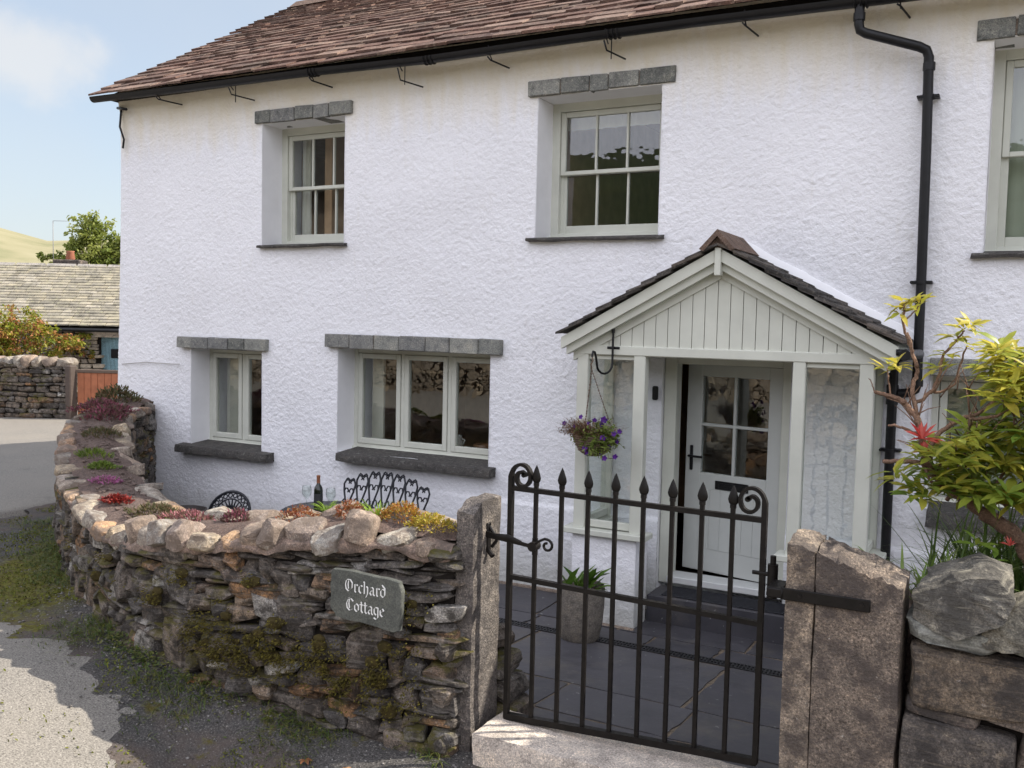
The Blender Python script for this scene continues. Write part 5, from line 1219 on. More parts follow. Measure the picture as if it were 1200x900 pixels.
cushion('sedum', 'orange and gold sedum mat near the narrow gate post', 'sedum', spot(-3.02, -3.33), .17, .10, .10, 1300, SEDOR, .017, .009, 14)
cushion('sedum', 'yellow sedum mat against the narrow gate post', 'sedum', spot(-2.78, -3.40), .15, .10, .08, 1000, SEDYE, .017, .009, 15)
def fern(name, label, c, n, L, mat, seed, droop=.5):
    rg = random.Random(seed); m = MB()
    for k in range(n):
        a = rg.uniform(0, 6.283); e = rg.uniform(.5, 1.3); d = Vector((math.cos(a)*math.cos(e), math.sin(a)*math.cos(e), math.sin(e))); l = L*rg.uniform(.6, 1.1)
        h = Vector((d.x, d.y, 0)).normalized(); sd = Vector((-h.y, h.x, 0)); P = lambda t: Vector(c)+d*(l*t)+h*(droop*l*t*t*.5)-Vector((0, 0, droop*l*t**3*.5))
        m.tube([P(0), P(.5), P(1)], [.0015, .0012, .0006], 4, .3)
        for j in range(11):
            t = .12+.85*j/11; w = .16*L*math.sin(math.pi*min(1, t*.85+.1))+.004
            for sg in (-1, 1): m.leaf(P(t), sd*sg+d*.5, (0, 0, 1), w, w*.35, .2, rg.random())
    return tag(m.build(name, mat, None, origin=c), label, 'fern', 'rockery plants on the wall')
fern('fern', 'bright green fern tuft on the wall top below the wine bottle', tuple(spot(-3.60, -3.30)), 22, .115, FERN, 31)
m = MB(); rg = random.Random(32); c = spot(-3.22, -3.32)
for k in range(46): m.blade(c+np.array([rg.gauss(0, .025), rg.gauss(0, .02), -.02]), (rg.uniform(-.6, .6), rg.uniform(-.5, .3), 1), rg.uniform(.10, .19), .007, .5, rg.random())
tag(m.build('grass_tuft', FERN, None, origin=tuple(c)), 'pale green grass tuft between the red and gold sedums', 'grass tuft', 'rockery plants on the wall')
# scattered grit on the soil
m = MB(); rg = random.Random(33)
for k in range(700):
    s = rg.uniform(1.8, WLEN-.1); p, h, w, t, n = wat(s); q = p-n*rg.uniform(.16, w-.16); r = rg.uniform(.006, .022); m.stone((q[0], q[1], h+.115), (r*2, r*1.6, r), rotm(0, 0, rg.uniform(0, 3)), k, 1, 4, .05, .6, rg.random())
stuff(m.build('rockery_grit', EARTH), 'pinkish grit and small stones on the planted wall top', 'grit')

# ------------------------------------------------------------------ grass, weeds and gravel at the wall foot
def footgrass():
    m = MB(); rg = random.Random(41)
    for _ in range(5200):
        s = rg.uniform(0, WLEN-.6); p, h, w, t, n = wat(s); u = abs(rg.gauss(0, .22)); q = p+n*(.02+u)+t*0
        dens = mn.noise(Vector((q[0]*1.6, q[1]*1.6, 3)))+.35*mn.noise(Vector((q[0]*6, q[1]*6, 8)))
        if dens < .0+u*.5: continue
        z = gz(q[0], q[1])+.01+.03*max(0, 1-u/.6); L = rg.uniform(.03, .085)*(1+dens)*(1.15-min(u, .6))
        m.blade((q[0], q[1], z), (rg.uniform(-.8, .8)+n[0]*.4, rg.uniform(-.8, .8)+n[1]*.4, 1), L, .005, .8, rg.random(), 3)
    for _ in range(1800):   # broad leaved weeds in patches
        cs = rg.choice([.9, 1.5, 1.9, 2.05, 2.2, 2.4, 4.6, 5.4]); s = cs+rg.gauss(0, .14); p, h, w, t, n = wat(max(0, s)); u = abs(rg.gauss(0, .10)); q = p+n*(.03+u)
        m.leaf((q[0], q[1], gz(q[0], q[1])+rg.uniform(.01, .09)*max(0, 1-u*2)), (rg.uniform(-1, 1), rg.uniform(-1, 1), rg.uniform(-.1, .8)), (rg.uniform(-.4, .4), rg.uniform(-.4, .4), 1), rg.uniform(.012, .034), rg.uniform(.008, .017), .3, rg.random())
    stuff(m.build('wall_foot_grass', GRASS), 'thin grass and weeds along the foot of the garden wall', 'grass')
    m = MB()
    for k in range(2600):
        s = rg.uniform(-.5, WLEN*.75); p, h, w, t, n = wat(max(0, s)); u = abs(rg.gauss(.05, .26)); q = p+n*u+t*min(0, s); r = rg.choice([.003, .004, .005, .008])*rg.uniform(.7, 1.3)
        m.stone((q[0], q[1], gz(q[0], q[1])+.012+.03*max(0, 1-u/.5)**1.5), (2*r, 1.7*r, r*1.1), rotm(0, 0, rg.uniform(0, 3)), k, 1, 3, .05, .6, rg.random())
    stuff(m.build('gravel', stonemat('loose_gravel', [(.10, .095, .09), (.17, .16, .15), (.28, .27, .26), (.07, .065, .06)], scale=40), None, True), 'loose grey gravel scattered on the verge', 'gravel')
    mo = MB()
    for k in range(9000):
        s = rg.uniform(.2, WLEN-1.0); p, h, w, t, n = wat(s); u = abs(rg.gauss(.0, .42)); q = p+n*(.05+u)
        k_ = mn.noise(Vector((q[0]*2.3, q[1]*2.3, 17)))+.5*mn.noise(Vector((q[0]*6, q[1]*6, 2)))+(.45 if -8.2 < q[0] < -5.8 else -.02)
        if k_ < .16: continue
        mo.leaf((q[0], q[1], gz(q[0], q[1])+.006+.03*max(0, 1-u/.6)), (rg.uniform(-1, 1), rg.uniform(-1, 1), rg.uniform(.3, 1.5)), (rg.uniform(-1, 1), rg.uniform(-1, 1), 1), rg.uniform(.012, .026), rg.uniform(.007, .014), .4, rg.random())
    stuff(mo.build('verge_moss', leafmat('yellow_green_moss', [(.09, .085, .012), (.16, .17, .02), (.12, .14, .02), (.06, .06, .012)], .2, .8)), 'yellow green moss growing on the verge by the wall', 'moss')
footgrass()
DEAD = leafmat('dead_orange_leaf', [(.30, .12, .05), (.38, .20, .10), (.24, .10, .05)], .2, .7)
def deadleaf(x, y, label, seed):
    rg = random.Random(seed); m = MB(); z = gz(x, y)+.035
    a0 = rg.uniform(0, 6)
    for k, l in enumerate((.055, .045, .045, .032, .032)): a = a0+(0, .8, -.8, 1.7, -1.7)[k]; m.leaf((x, y, z), (math.cos(a), math.sin(a), .35), (0, 0, 1), l, l*.5, .4, rg.random())
    m.tube([(x, y, z), (x-.04*math.cos(a0), y-.04*math.sin(a0), z-.015)], .0015, 4, .5)
    tag(m.build('fallen_leaf', DEAD, None, origin=(x, y, z)), label, 'leaf', 'fallen leaves at the wall foot')
deadleaf(-4.22, -3.80, 'orange brown maple leaf in the grass at the wall foot', 1); deadleaf(-3.22, -3.93, 'brown fallen leaf on the gravel under the sign', 2); deadleaf(-2.98, -3.90, 'curled brown leaf nearest the gate post foot', 3)

# ------------------------------------------------------------------ shrub and strap leaved plants right of the porch
BARK = stonemat('red_brown_bark', [(.17, .105, .075), (.24, .15, .105)], blot=(.33, .24, .18), scale=18, bs=(50, .8, .01))
SHLEAF = leafmat('yellow_green_shrub_leaf', [(.13, .22, .04), (.20, .30, .05), (.32, .37, .06), (.48, .44, .07), (.58, .48, .09)], .45, .4); REDLEAF = leafmat('scarlet_young_leaf', [(.60, .06, .05), (.65, .16, .14), (.5, .03, .03)], .4, .5)
class SB(MB):
    """shrub parts are drafted around y = -2.2 and built a little smaller and nearer the wall"""
    def build(s, *a, **k):
        s.v = [(x*.96, y-.22, z*.96+.09) for x, y, z in s.v]; return MB.build(s, *a, **k)
def shrub():
    MB = SB
    x0, y0, z0 = .154, -2.42, .81; S = thing('flowering_shrub', 'leggy shrub with yellow green leaf whorls and a scarlet tuft right of the porch', 'shrub', (x0, y0, z0)); rg = random.Random(51)
    br = MB(); tips = []
    def B(pts, r0, r1, wob=.012):
        P = [Vector((x, -2.2+dy, z)) for x, dy, z in pts]; out = []
        C_ = catmull([tuple(p) for p in P], 6)
        n = len(C_); L = []
        for i, p in enumerate(C_): L.append(Vector(p)+Vector((mn.noise(Vector((i*.5, r0*99, 1))), mn.noise(Vector((i*.5, r0*99, 7))), mn.noise(Vector((i*.5, r0*99, 4)))))*wob)
        br.tube(L, [r0+(r1-r0)*i/(n-1) for i in range(n)], 9, rg.random()); return L
    B([(.18, 0, .70), (.15, .0, .98), (.085, .0, 1.155), (.0, -.02, 1.245), (-.12, -.03, 1.31)], .052, .036)
    main = B([(-.10, -.03, 1.30), (-.20, -.03, 1.37), (-.29, -.03, 1.43), (-.37, -.04, 1.52), (-.41, -.05, 1.63), (-.45, -.05, 1.78), (-.52, -.06, 1.88)], .028, .015)
    B([(-.52, -.06, 1.87), (-.58, -.08, 1.90), (-.66, -.1, 1.915)], .015, .010); B([(-.45, -.05, 1.76), (-.49, 0, 1.95), (-.47, .05, 2.02), (-.49, .03, 2.12), (-.53, .02, 2.25)], .013, .008)
    B([(-.47, .04, 2.06), (-.50, .03, 2.14), (-.52, .02, 2.2), (-.55, .0, 2.30), (-.545, .0, 2.40)], .010, .006); B([(-.55, .0, 2.30), (-.50, .05, 2.36), (-.48, .05, 2.40)], .005, .003)
    B([(-.47, .0, 1.86), (-.40, .05, 1.93), (-.36, .05, 2.02), (-.35, .08, 2.12), (-.28, .08, 2.22)], .011, .006); B([(-.28, .08, 2.22), (-.25, .06, 2.26)], .006, .004); B([(-.40, .05, 1.92), (-.30, .1, 1.96), (-.26, .12, 2.1), (-.24, .12, 2.18)], .008, .004)
    B([(-.40, -.05, 1.62), (-.33, -.02, 1.73), (-.22, .0, 1.80), (-.12, .05, 1.86), (-.05, .08, 1.98), (.0, .1, 2.12)], .014, .006); B([(-.22, 0, 1.80), (-.1, -.05, 1.82), (.03, -.05, 1.9), (.12, -.05, 2.05)], .010, .005)
    B([(-.36, -.04, 1.54), (-.48, -.1, 1.56), (-.60, -.12, 1.545)], .014, .011); B([(-.44, -.05, 1.70), (-.52, -.1, 1.74), (-.585, -.12, 1.75)], .009, .006)
    B([(-.66, -.1, 1.915), (-.68, -.1, 1.96), (-.70, -.1, 2.0)], .004, .002); B([(-.58, -.08, 1.9), (-.60, -.1, 2.0), (-.61, -.1, 2.06)], .005, .003)
    for k in range(11):
        a = rg.uniform(-.45, .25); p = Vector((rg.uniform(-.35, .2), rg.uniform(-.2, .2), 1.4)); B([(-.10+rg.uniform(-.2, .2), 0, 1.33+rg.uniform(0, .1)), ((a-.1)*.7, rg.uniform(-.15, .15), 1.48), (a, rg.uniform(-.3, .25), rg.uniform(1.5, 1.9))], .012, .004)
    for k in range(60):   # bare twigs
        b = main[rg.randrange(4, len(main))] if k % 2 else Vector((rg.uniform(-.4, .1), -2.2+rg.uniform(-.1, .1), rg.uniform(1.7, 1.95))); d = Vector((rg.uniform(-.6, .9), rg.uniform(-.4, .4), rg.uniform(.2, 1))).normalized(); l = rg.uniform(.08, .22)
        br.tube([b, b+d*l*.5+Vector((0, 0, .01)), b+d*l], [.004, .003, .0015], 5, rg.random())
    br.build('branches', BARK, S, True)
    lf = MB()
    def whorl(p, yel, n=9, L=.10, axis=None):
        ax = Vector(axis) if axis else Vector((rg.uniform(-.4, .4), rg.uniform(-.5, .2), 1)); ax.normalize(); s1 = ax.orthogonal().normalized(); s2 = ax.cross(s1)
        for k in range(n):
            a = k*2.4+rg.uniform(-.3, .3); el = rg.uniform(-.15, .75); d = (s1*math.cos(a)+s2*math.sin(a))*math.cos(el)+ax*math.sin(el)
            l = L*rg.uniform(.7, 1.2); lf.leaf(Vector(p)+d*.006+ax*rg.uniform(-.02, .02), d, ax, l, l*rg.uniform(.30, .40), rg.uniform(.1, .5), min(.999, max(0, yel+rg.uniform(-.2, .2))), .15)
    for x, dy, z, y in [(-.545, 0, 2.40, .85), (-.50, .03, 2.43, .85), (-.57, .0, 2.36, .8), (-.48, .05, 2.405, .8), (-.25, .06, 2.27, .8), (-.29, .08, 2.22, .75), (-.22, .1, 2.30, .85), (-.36, .06, 2.05, .7), (-.33, .08, 2.13, .75), (-.61, -.1, 2.06, .8), (-.56, -.05, 2.07, .85), (-.24, .12, 2.18, .7)]: whorl((x, -2.2+dy, z), y, 10, .095)
    for k in range(64): whorl((rg.uniform(-.14, .35), -2.2+rg.uniform(-.25, .3), rg.uniform(1.88, 2.2)), rg.uniform(.45, .85), 10, .115)
    for k in range(150):
        u = rg.random()**.75; x = -.52+u*.95; zlo = 1.36+.10*abs(u-.45); zhi = 1.62+.42*u; whorl((x, -2.2+rg.uniform(-.38, .3), rg.uniform(zlo, min(zhi, 1.95))), rg.uniform(.25, .8), 11, .125)
    whorl((-.13, -2.45, 1.19), .3, 7, .09); whorl((-.05, -2.5, 1.12), .25, 6, .08)
    lf.build('foliage', SHLEAF, S, True)
    rd = MB()
    for c, n_, l_ in (((-.415, -2.33, 1.69), 20, .10), ((-.40, -2.32, 1.62), 12, .07), ((.02, -2.45, 1.20), 9, .05), ((.08, -2.2, 2.0), 5, .05)):
        for k in range(n_): a = rg.uniform(0, 6.28); d = Vector((math.cos(a), rg.uniform(-.5, .3), abs(math.sin(a))*.8+rg.uniform(-.2, .4))); rd.leaf(c, d, (0, -.6, 1), l_*rg.uniform(.6, 1.1), l_*.2, .3, rg.random())
    rd.build('scarlet_leaves', REDLEAF, S, True)
shrub()
STRAP = leafmat('dark_strap_leaf', [(.06, .11, .03), (.11, .17, .04), (.16, .22, .06)], .35, .4); STRAPL = leafmat('pale_strap_leaf', [(.14, .23, .05), (.20, .29, .07), (.26, .30, .12)], .35, .4)
def clump(name, label, c, n, L, mat, seed, sp, W):
    rg = random.Random(seed); m = MB()
    for k in range(n):
        a = rg.uniform(0, 6.28); t = rg.uniform(.1, .8); m.blade((c[0]+rg.gauss(0, sp), c[1]+rg.gauss(0, sp*.6), c[2]), (math.cos(a)*t, math.sin(a)*t, 1), L*rg.uniform(.55, 1.15), W*rg.uniform(.7, 1.2), rg.uniform(.05, .75), rg.random(), 7)
    tag(m.build(name, mat, None, True, origin=c), label, 'plant', 'strap leaved plants behind the wall')
clump('strap_leaf_plant', 'tall dark green strap leaves under the shrub trunk', (-.02, -2.30, .88), 300, .60, STRAP, 61, .17, .014)
clump('strap_leaf_plant', 'pale short strap leaves behind the tilted cap boulder', (-.27, -2.74, .90), 70, .38, STRAPL, 62, .065, .018)
clump('strap_leaf_plant', 'few curling pale leaves beside the broad gate post', (-.52, -2.80, .92), 8, .34, STRAPL, 63, .04, .020)

# ------------------------------------------------------------------ background: lane, wall, timber gate, cottage, trees, fell
def bg_wall(name, label, A, B_, zb, h, mat, cap, seed, dep=.4, scale=1.0):
    A = np.array(A, float); B_ = np.array(B_, float); L = np.linalg.norm(B_-A); t = (B_-A)/L; n = np.array([t[1], -t[0]]); ang = math.atan2(t[1], t[0]); rg = random.Random(seed)
    W = thing(name, label, 'wall', ((A[0]+B_[0])/2, (A[1]+B_[1])/2, zb))
    m = MB(); q = [A-n*.0, B_-n*.0, B_-n*dep, A-n*dep]; q = [A-n*.05, B_-n*.05, B_-n*(dep-.05), A-n*(dep-.05)]; m.hexa([(p[0], p[1], zb-.4) for p in q]+[(p[0], p[1], zb+h-.05) for p in q]); m.build('wall_core', CORE, W)
    m = MB(); z = -.1
    while z < h-.05:
        hh = rg.uniform(.06, .15)*scale; s = rg.uniform(-.1, 0)
        while s < L:
            w = rg.uniform(.14, .4)*scale; p = A+t*(s+w/2)-n*(.1+rg.uniform(-.03, .03)); m.stone((p[0], p[1], zb+z+hh/2+.03*mn.noise(Vector((s, z*2, seed)))), (w*1.05, .22, hh*1.06), rotm(0, rg.uniform(-.06, .06), ang), rg.randrange(10**6), 1 if scale > 1 else 2, 7, .06, .35, rg.random()); s += w
        z += hh
    m.build('rubble', mat, W, True, sharp=35)
    s = 0; m = MB()
    while s < L and cap:
        w = rg.uniform(.18, .36)*scale; p = A+t*(s+w/2)-n*dep/2; m.stone((p[0], p[1], zb+h+.08), (w*1.05, dep+.08, rg.uniform(.2, .3)), rotm(0, rg.uniform(-.3, .3), ang), rg.randrange(10**6), 2, 8, .06, .5, rg.random()); s += w
    if cap: m.build('coping', COPING, W, True, sharp=38)
    return W
bg_wall('lane_wall', 'dark rubble stone wall with pale coping across the lane', (-23.5, 2.6), (-17.75, 5.42), -.1, 1.22, RUBBLE, True, 71)
m = MB(); m.box((-17.75, 5.32, -.2), (-17.58, 5.5, 1.15), .02); tag(m.build('timber_post', simple('dark_gate_timber', (.075, .055, .045), .8, bmp=(20, .4, .01)), None, origin=(-17.66, 5.4, -.2)), 'dark timber post between the lane wall and orange gate', 'post')
def wood_gate():
    A = Vector((-17.57, 5.50, 0)); t = Vector((.84, .45, 0)).normalized(); n = Vector((t.y, -t.x, 0)); G = thing('timber_gate', 'orange brown boarded timber gate beside the cottage corner', 'gate', tuple(A)); ang = math.atan2(t.y, t.x); wd = simple('orange_brown_stain', (.36, .13, .065), .55, .35, var=.25, scale=7)
    m = MB()
    for k in range(8): c = A+t*(.07+.145*k); m.box((c.x-.070, c.y-.015, .05), (c.x+.070, c.y+.015, 1.0), .006, rotm(0, 0, ang), rnd=.5)
    m.build('boards', wd, G); m = MB(); c = A+t*.57; m.box((c.x-.6, c.y-.035, 1.0), (c.x+.6, c.y+.035, 1.07), .008, rotm(0, 0, ang)); m.build('top_rail', simple('weathered_rail', (.12, .085, .065), .8), G)
wood_gate()
def neighbour():
    E0 = Vector((-22.91, 7.27, 1.86)); E1 = Vector((-20.19, 8.75, 1.98)); t = (E1-E0); t.z = 0; t.normalize(); n = Vector((t.y, -t.x, 0))
    A = Vector((-26.3, 5.42, 0)); Lw = 10.0; C0 = lambda s, d, z: A+t*s-n*d+Vector((0, 0, z))
    H = thing('neighbour_cottage', 'low stone cottage with mossy grey slate roof and pale blue door', 'house', tuple(C0(5, 2, -.1)))
    W = MB(); rg = random.Random(81); core = MB(); core.hexa([C0(0.1, .3, -.4), C0(Lw-.1, .3, -.4), C0(Lw-.1, 4.4, -.4), C0(.1, 4.4, -.4), C0(.1, .3, 1.95), C0(Lw-.1, .3, 1.95), C0(Lw-.1, 4.4, 1.95), C0(.1, 4.4, 1.95)])
    g0 = C0(Lw-.12, .3, 1.95); g1 = C0(Lw-.12, 4.4, 1.95); g2 = C0(Lw-.12, 2.35, 3.5); core.add([g0, g1, g2], [(0, 1, 2)]); core.build('wall_core', CORE, H)
    dx0, dx1 = 6.32, 7.1; z = -.2; ang = math.atan2(t.y, t.x)
    while z < 1.9:
        hh = rg.uniform(.07, .15); s = 0
        while s < Lw:
            w = rg.uniform(.15, .4); c = s+w/2
            if not (dx0-.02 < c < dx1+.1 and z < 1.66):
                p = C0(c, .28, z+hh/2); W.stone(tuple(p), (w*1.04, .22, hh*1.05), rotm(0, 0, ang), rg.randrange(10**6), 1, 6, .05, .3, rg.random())
            s += w
        z += hh
    W.build('stone_wall', stonemat('cream_field_stone', [(.34, .29, .22), (.24, .21, .18), (.42, .36, .28)], scale=6), H, True, sharp=35)
    R_ = MB(); k = 0; sl = math.hypot(2.45, 1.62); s = 0; cs = 22
    for i in range(cs):
        f0 = i/cs; f1 = (i+1.8)/cs; x = -.35
        while x < Lw+.25:
            w = rg.uniform(.22, .5); pts = []
            for tp in (0, .03):
                for uu, ff in ((x+.01, f0), (x+w-.01, f0), (x+w-.01, f1), (x+.01, f1)):
                    ff = min(ff, 1.0); pts.append(C0(uu, -.1+2.45*ff, 1.90+1.66*ff+(.05 if ff == f0 else .01)+tp+rg.uniform(-.008, .008)))
            R_.hexa(pts, rg.random()); x += w
    r = R_.build('roof', stonemat('mossy_pale_slate', [(.25, .23, .18), (.32, .29, .22), (.20, .185, .15), (.36, .33, .27)], blot=(.36, .35, .22), scale=4), H)
    b = MB(); b.add([C0(-.3, -.05, 1.88), C0(Lw+.2, -.05, 1.88), C0(Lw+.2, 2.35, 3.54), C0(-.3, 2.35, 3.54), C0(Lw+.2, 4.8, 1.88), C0(-.3, 4.8, 1.88)], [(0, 1, 2, 3), (3, 2, 4, 5)]); b.build('roof_underlay', DARK, r)
    rr = MB(); x = -.3
    while x < Lw+.2:
        xb = min(x+.82, Lw+.2); rr.add([C0(x, 2.2, 3.50), C0(x, 2.35, 3.64), C0(x, 2.5, 3.50), C0(xb-.03, 2.2, 3.50), C0(xb-.03, 2.35, 3.64), C0(xb-.03, 2.5, 3.50)], [(0, 1, 4, 3), (1, 2, 5, 4), (0, 2, 1), (3, 4, 5)], .6); x += .85
    rr.build('ridge_tile', stonemat('grey_ridge', [(.28, .26, .24), (.33, .31, .28)]), r)
    g = MB(); g.tube([C0(-.3, -.14, 1.84), C0(Lw+.2, -.14, 1.84)], .05, 8); g.build('gutter', BLACK, r, True)
    d = MB(); d.hexa([C0(dx0, .30, -.2), C0(dx1, .30, -.2), C0(dx1, .36, -.2), C0(dx0, .36, -.2), C0(dx0, .30, 1.66), C0(dx1, .30, 1.66), C0(dx1, .36, 1.66), C0(dx0, .36, 1.66)]); dd = d.build('door', simple('pale_blue_door', (.48, .78, .90), .45, .4, var=.08), H)
    q = MB(); q.hexa([C0(dx0+.25, .285, 1.12), C0(dx0+.45, .285, 1.12), C0(dx0+.45, .30, 1.12), C0(dx0+.25, .30, 1.12), C0(dx0+.25, .285, 1.36), C0(dx0+.45, .285, 1.36), C0(dx0+.45, .30, 1.36), C0(dx0+.25, .30, 1.36)]); q.build('door_window', BLACK, dd)
    l = MB(); l.hexa([C0(dx0-.2, .18, 1.66), C0(dx1+.2, .18, 1.66), C0(dx1+.2, .4, 1.66), C0(dx0-.2, .4, 1.66), C0(dx0-.2, .18, 1.80), C0(dx1+.2, .18, 1.80), C0(dx1+.2, .4, 1.80), C0(dx0-.2, .4, 1.80)]); l.build('lintel', THRESH, H)
    c = MB(); c0 = C0(4.1, 3.4, 3.1); c.box((c0.x-.38, c0.y-.3, 2.4), (c0.x+.38, c0.y+.3, 3.80), .03, rotm(0, 0, ang)); ch = c.build('chimney', BLOCK, r); c = MB(); c.lathe([(.11, 0), (.13, .04), (.10, .22), (.12, .26), (.08, .26)], (c0.x, c0.y, 3.80), 14); c.build('chimney_pot', simple('terracotta', (.30, .11, .06), .8), r, True)
    a = MB(); p = C0(3.7, 3.2, 3.4); a.tube([p, p+Vector((0, 0, 1.5))], .012, 5); a.tube([p+Vector((0, 0, 1.5)), p+Vector((.4, .2, 1.5))], .008, 4); a.build('aerial', simple('grey_aerial', (.22, .22, .22), .6), r, True)
neighbour()
def foliage_tree(name, label, cat, base, H, blobs, mat, n, L, seed, trunk_r=.2, bark=BARK, group=None):
    T_ = thing(name, label, cat, base, group); rg = random.Random(seed); b = Vector(base); m = MB()
    m.tube([b-Vector((0, 0, .2)), b+Vector((.05*H*.1, 0, H*.25)), b+Vector((0, .03*H, H*.5)), b+Vector((.02*H, 0, H*.8))], [trunk_r, trunk_r*.8, trunk_r*.55, trunk_r*.15], 8)
    for c, r in blobs:
        c = b+Vector(c); s = b+Vector((0, 0, min(H*.5, max(.15*H, c.z-b.z-r*.9)))); m.tube([s, s.lerp(c, .5)+Vector((0, 0, .08*H*.3)), c], [trunk_r*.4, trunk_r*.25, trunk_r*.08], 6)
        for _ in range(5): d = Vector((rg.gauss(0, 1), rg.gauss(0, 1), rg.gauss(.2, 1))).normalized(); m.tube([c, c+d*r*.8], [trunk_r*.09, trunk_r*.03], 4)
    m.build('trunk', bark, T_, True)
    f = MB(); tot = sum(r**2 for _, r in blobs)
    for c, r in blobs:
        c = b+Vector(c); k = int(n*r*r/tot); nc = max(5, int(k/26))
        for _ in range(nc):
            d = Vector((rg.gauss(0, 1), rg.gauss(0, 1), rg.gauss(0, .8))).normalized()*r*rg.uniform(.35, 1.08); cl = c+d; cr_ = r*rg.uniform(.14, .3)
            rv = rg.random()
            for _ in range(26):
                p = cl+Vector((rg.gauss(0, cr_*.6), rg.gauss(0, cr_*.6), rg.gauss(0, cr_*.4))); f.leaf(p, (rg.gauss(0, 1), rg.gauss(0, 1), rg.gauss(-.2, .7)), (rg.gauss(0, .6), rg.gauss(0, .6), 1), L*rg.uniform(.6, 1.2), L*.55, .3, min(.999, max(0, rv+rg.uniform(-.2, .2))))
    f.build('crown', mat, T_); return T_
ASH = leafmat('pale_summer_leaf', [(.17, .22, .05), (.26, .30, .07), (.34, .36, .11)], .5); ROSE = leafmat('rose_leaf', [(.14, .19, .02), (.26, .28, .03), (.38, .33, .05), (.22, .26, .03), (.44, .22, .07), (.40, .15, .08), (.20, .23, .03)], .4)
foliage_tree('ash_tree', 'tall loose leafed green tree behind the neighbouring roof', 'tree', (-33.2, 17.9, -.5), 7.0, [((0, 0, 6.2), .75), ((.7, .4, 5.4), .8), ((-.9, -.4, 4.9), .55), ((.2, 0, 4.6), .9), ((1.5, .7, 4.6), .9), ((-.2, -.3, 5.5), .6), ((-1.5, -.8, 5.05), .3), ((.9, .5, 3.4), 1.0), ((-.6, -.2, 3.6), .7), ((1.7, .8, 5.6), .5), ((2.6, 1.2, 4.4), .9)], ASH, 15000, .17, 91, .16)
foliage_tree('rose_bush', 'big yellow green rambling bush with orange tints over the lane wall', 'bush', (-19.9, 5.6, .0), 2.2, [((.2, .1, 2.0), .5), ((-.5, -.2, 1.9), .5), ((.7, .35, 1.75), .45), ((-1.1, -.6, 1.75), .55), ((0, 0, 1.6), .55), ((1.1, .55, 1.55), .35), ((-1.8, -.9, 1.8), .5), ((-.3, -.1, 1.5), .5)], ROSE, 7500, .085, 92, .05)
foliage_tree('climbing_rose', 'small straggling rose climbing beside the pale blue door', 'bush', (-21.55, 8.02, .0), 1.9, [((.0, .0, 1.35), .3), ((.35, .2, 1.5), .28), ((-.3, -.15, 1.1), .3), ((.5, .3, 1.15), .22), ((.65, .32, 1.68), .12)], ROSE, 1500, .07, 93, .03)
# fell behind the village
def hill(name, prof, dist0, depth, mat, seed):
    m = MB(); n = len(prof); K = 12; vs = []
    for (x, y, z) in prof:
        d = Vector((x-CAM.x, y-CAM.y, 0)).normalized()
        for k in range(K+1):
            u = k/K; q = Vector((x, y, 0))-d*depth*(1-u); zz = -2+(z+2)*smooth01(u)**.85; zz += .05*z*mn.noise(Vector((q.x*.012, q.y*.012, seed)))*u*(1-.6*u); vs.append((q.x, q.y, zz))
    m.add(vs, [(i*(K+1)+k, (i+1)*(K+1)+k, (i+1)*(K+1)+k+1, i*(K+1)+k+1) for i in range(n-1) for k in range(K)]); return struct(m.build(name, mat, None, True))
m_, n_, l_, b_ = newmat('dry_fell_grass'); v_ = objco(n_); c_ = ramp(n_, l_, noisen(n_, l_, v_, .02, 8, .65), [(.17, .18, .10, .3), (.27, .25, .155, .5), (.33, .30, .20, .72)]); l_.new(c_, b_.inputs['Base Color']); b_.inputs['Roughness'].default_value = 1; b_.inputs['Specular IOR Level'].default_value = 0
hill('fell', [(-640, 40, 40), (-600, 130, 62), (-560, 210, 62), (-510, 285, 53), (-480, 306, 46.5), (-457, 318, 40), (-440, 327, 40.5), (-423, 336, 41), (-390, 350, 45), (-330, 390, 52), (-200, 430, 45)], 500, 330, m_, 3)

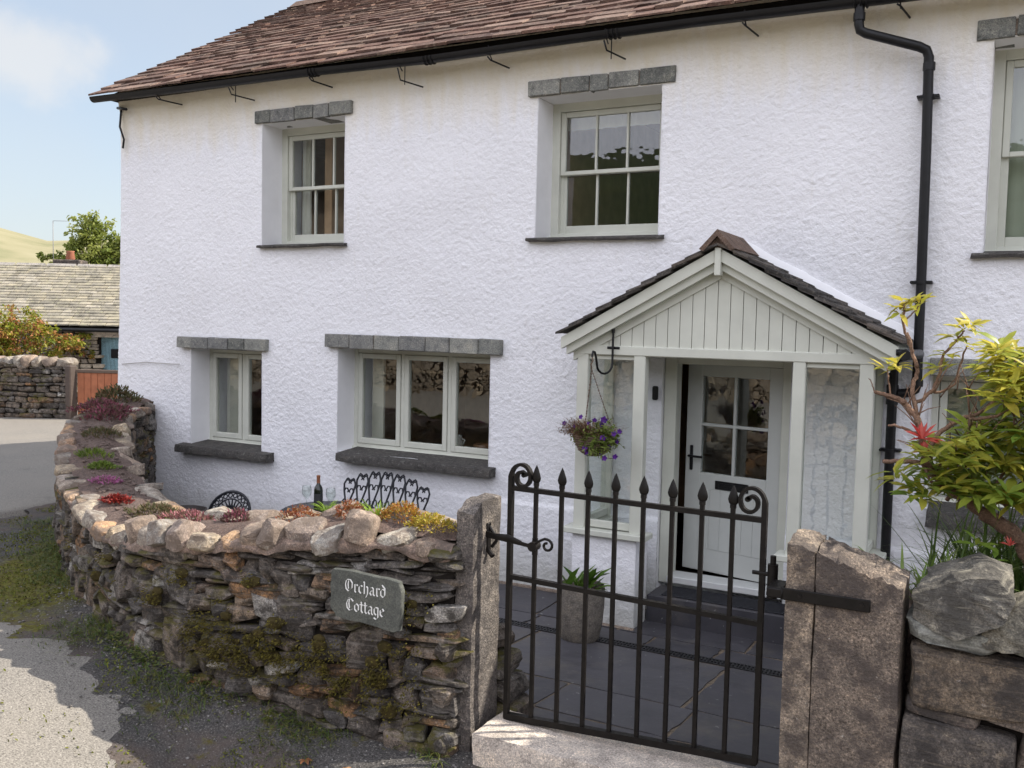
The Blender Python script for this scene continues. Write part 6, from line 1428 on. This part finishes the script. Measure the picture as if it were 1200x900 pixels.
# ------------------------------------------------------------------ the other side of the lane (seen only in the window glass)
bg_wall('roadside_wall', 'tall rubble retaining wall on the far side of the lane facing the cottage', (4, -10.8), (-22, -12.6), .1, 1.75, stonemat('sunny_rubble', [(.26, .21, .16), (.40, .33, .25), (.32, .27, .22)], scale=5), True, 101, .5, 1.6)
def barn():
    B = thing('stone_barn', 'stone barn with slate roof across the lane facing the cottage', 'barn', (-19, -17.5, .2)); m = MB(); rough_block(m, (-24, -21, -.2), (-14.2, -14.2, 6.2), 5, .1, None, .6); m.build('barn_wall', stonemat('barn_stone', [(.20, .165, .14), (.28, .23, .19)], scale=2.5, bs=(6, 1, .05)), B)
    m = MB(); m.add([(-24.4, -13.8, 6.1), (-13.8, -13.8, 6.1), (-13.8, -17.6, 8.8), (-24.4, -17.6, 8.8), (-24.4, -21.4, 6.1), (-13.8, -21.4, 6.1)], [(0, 1, 2, 3), (3, 2, 5, 4), (1, 5, 2), (0, 3, 4)]); m.build('roof', PORCHSLATE, B)
    m = MB(); m.box((-16.6, -14.25, .1), (-15.4, -14.05, 2.2)); m.build('barn_door', simple('barn_door_paint', (.16, .10, .07), .6), B)
barn()
WOODM = stonemat('wooded_hillside', [(.035, .05, .018), (.035, .05, .018)], blot=(.07, .085, .03), scale=.06, bs=(.2, 1, 2))
hill('wooded_hill', [(160, -70, 20), (120, -110, 26), (70, -140, 28), (20, -150, 29), (-40, -150, 31), (-100, -130, 30), (-150, -95, 26), (-180, -50, 18)], 150, 95, WOODM, 8)
for k, (x, y, h) in enumerate([(-3, -21, 5.2), (-8.5, -20, 6.2), (3, -22, 6), (-31, -17, 6.5)]):
    foliage_tree('roadside_tree', ['broad dark green tree behind the roadside wall opposite the porch', 'tall dark green tree beside the stone barn', 'dark green tree opposite the broad gate post', 'dark green tree beyond the stone barn'][k], 'tree', (x, y, .2), h, [((0, 0, h*.75), h*.25), ((h*.2, 0, h*.55), h*.24), ((-h*.2, .1*h, h*.55), h*.25), ((0, -.2*h, h*.6), h*.22), ((0, .2*h, h*.5), h*.22)], STRAP, 2200, .42, 110+k, .22, BARK, 'trees across the lane')
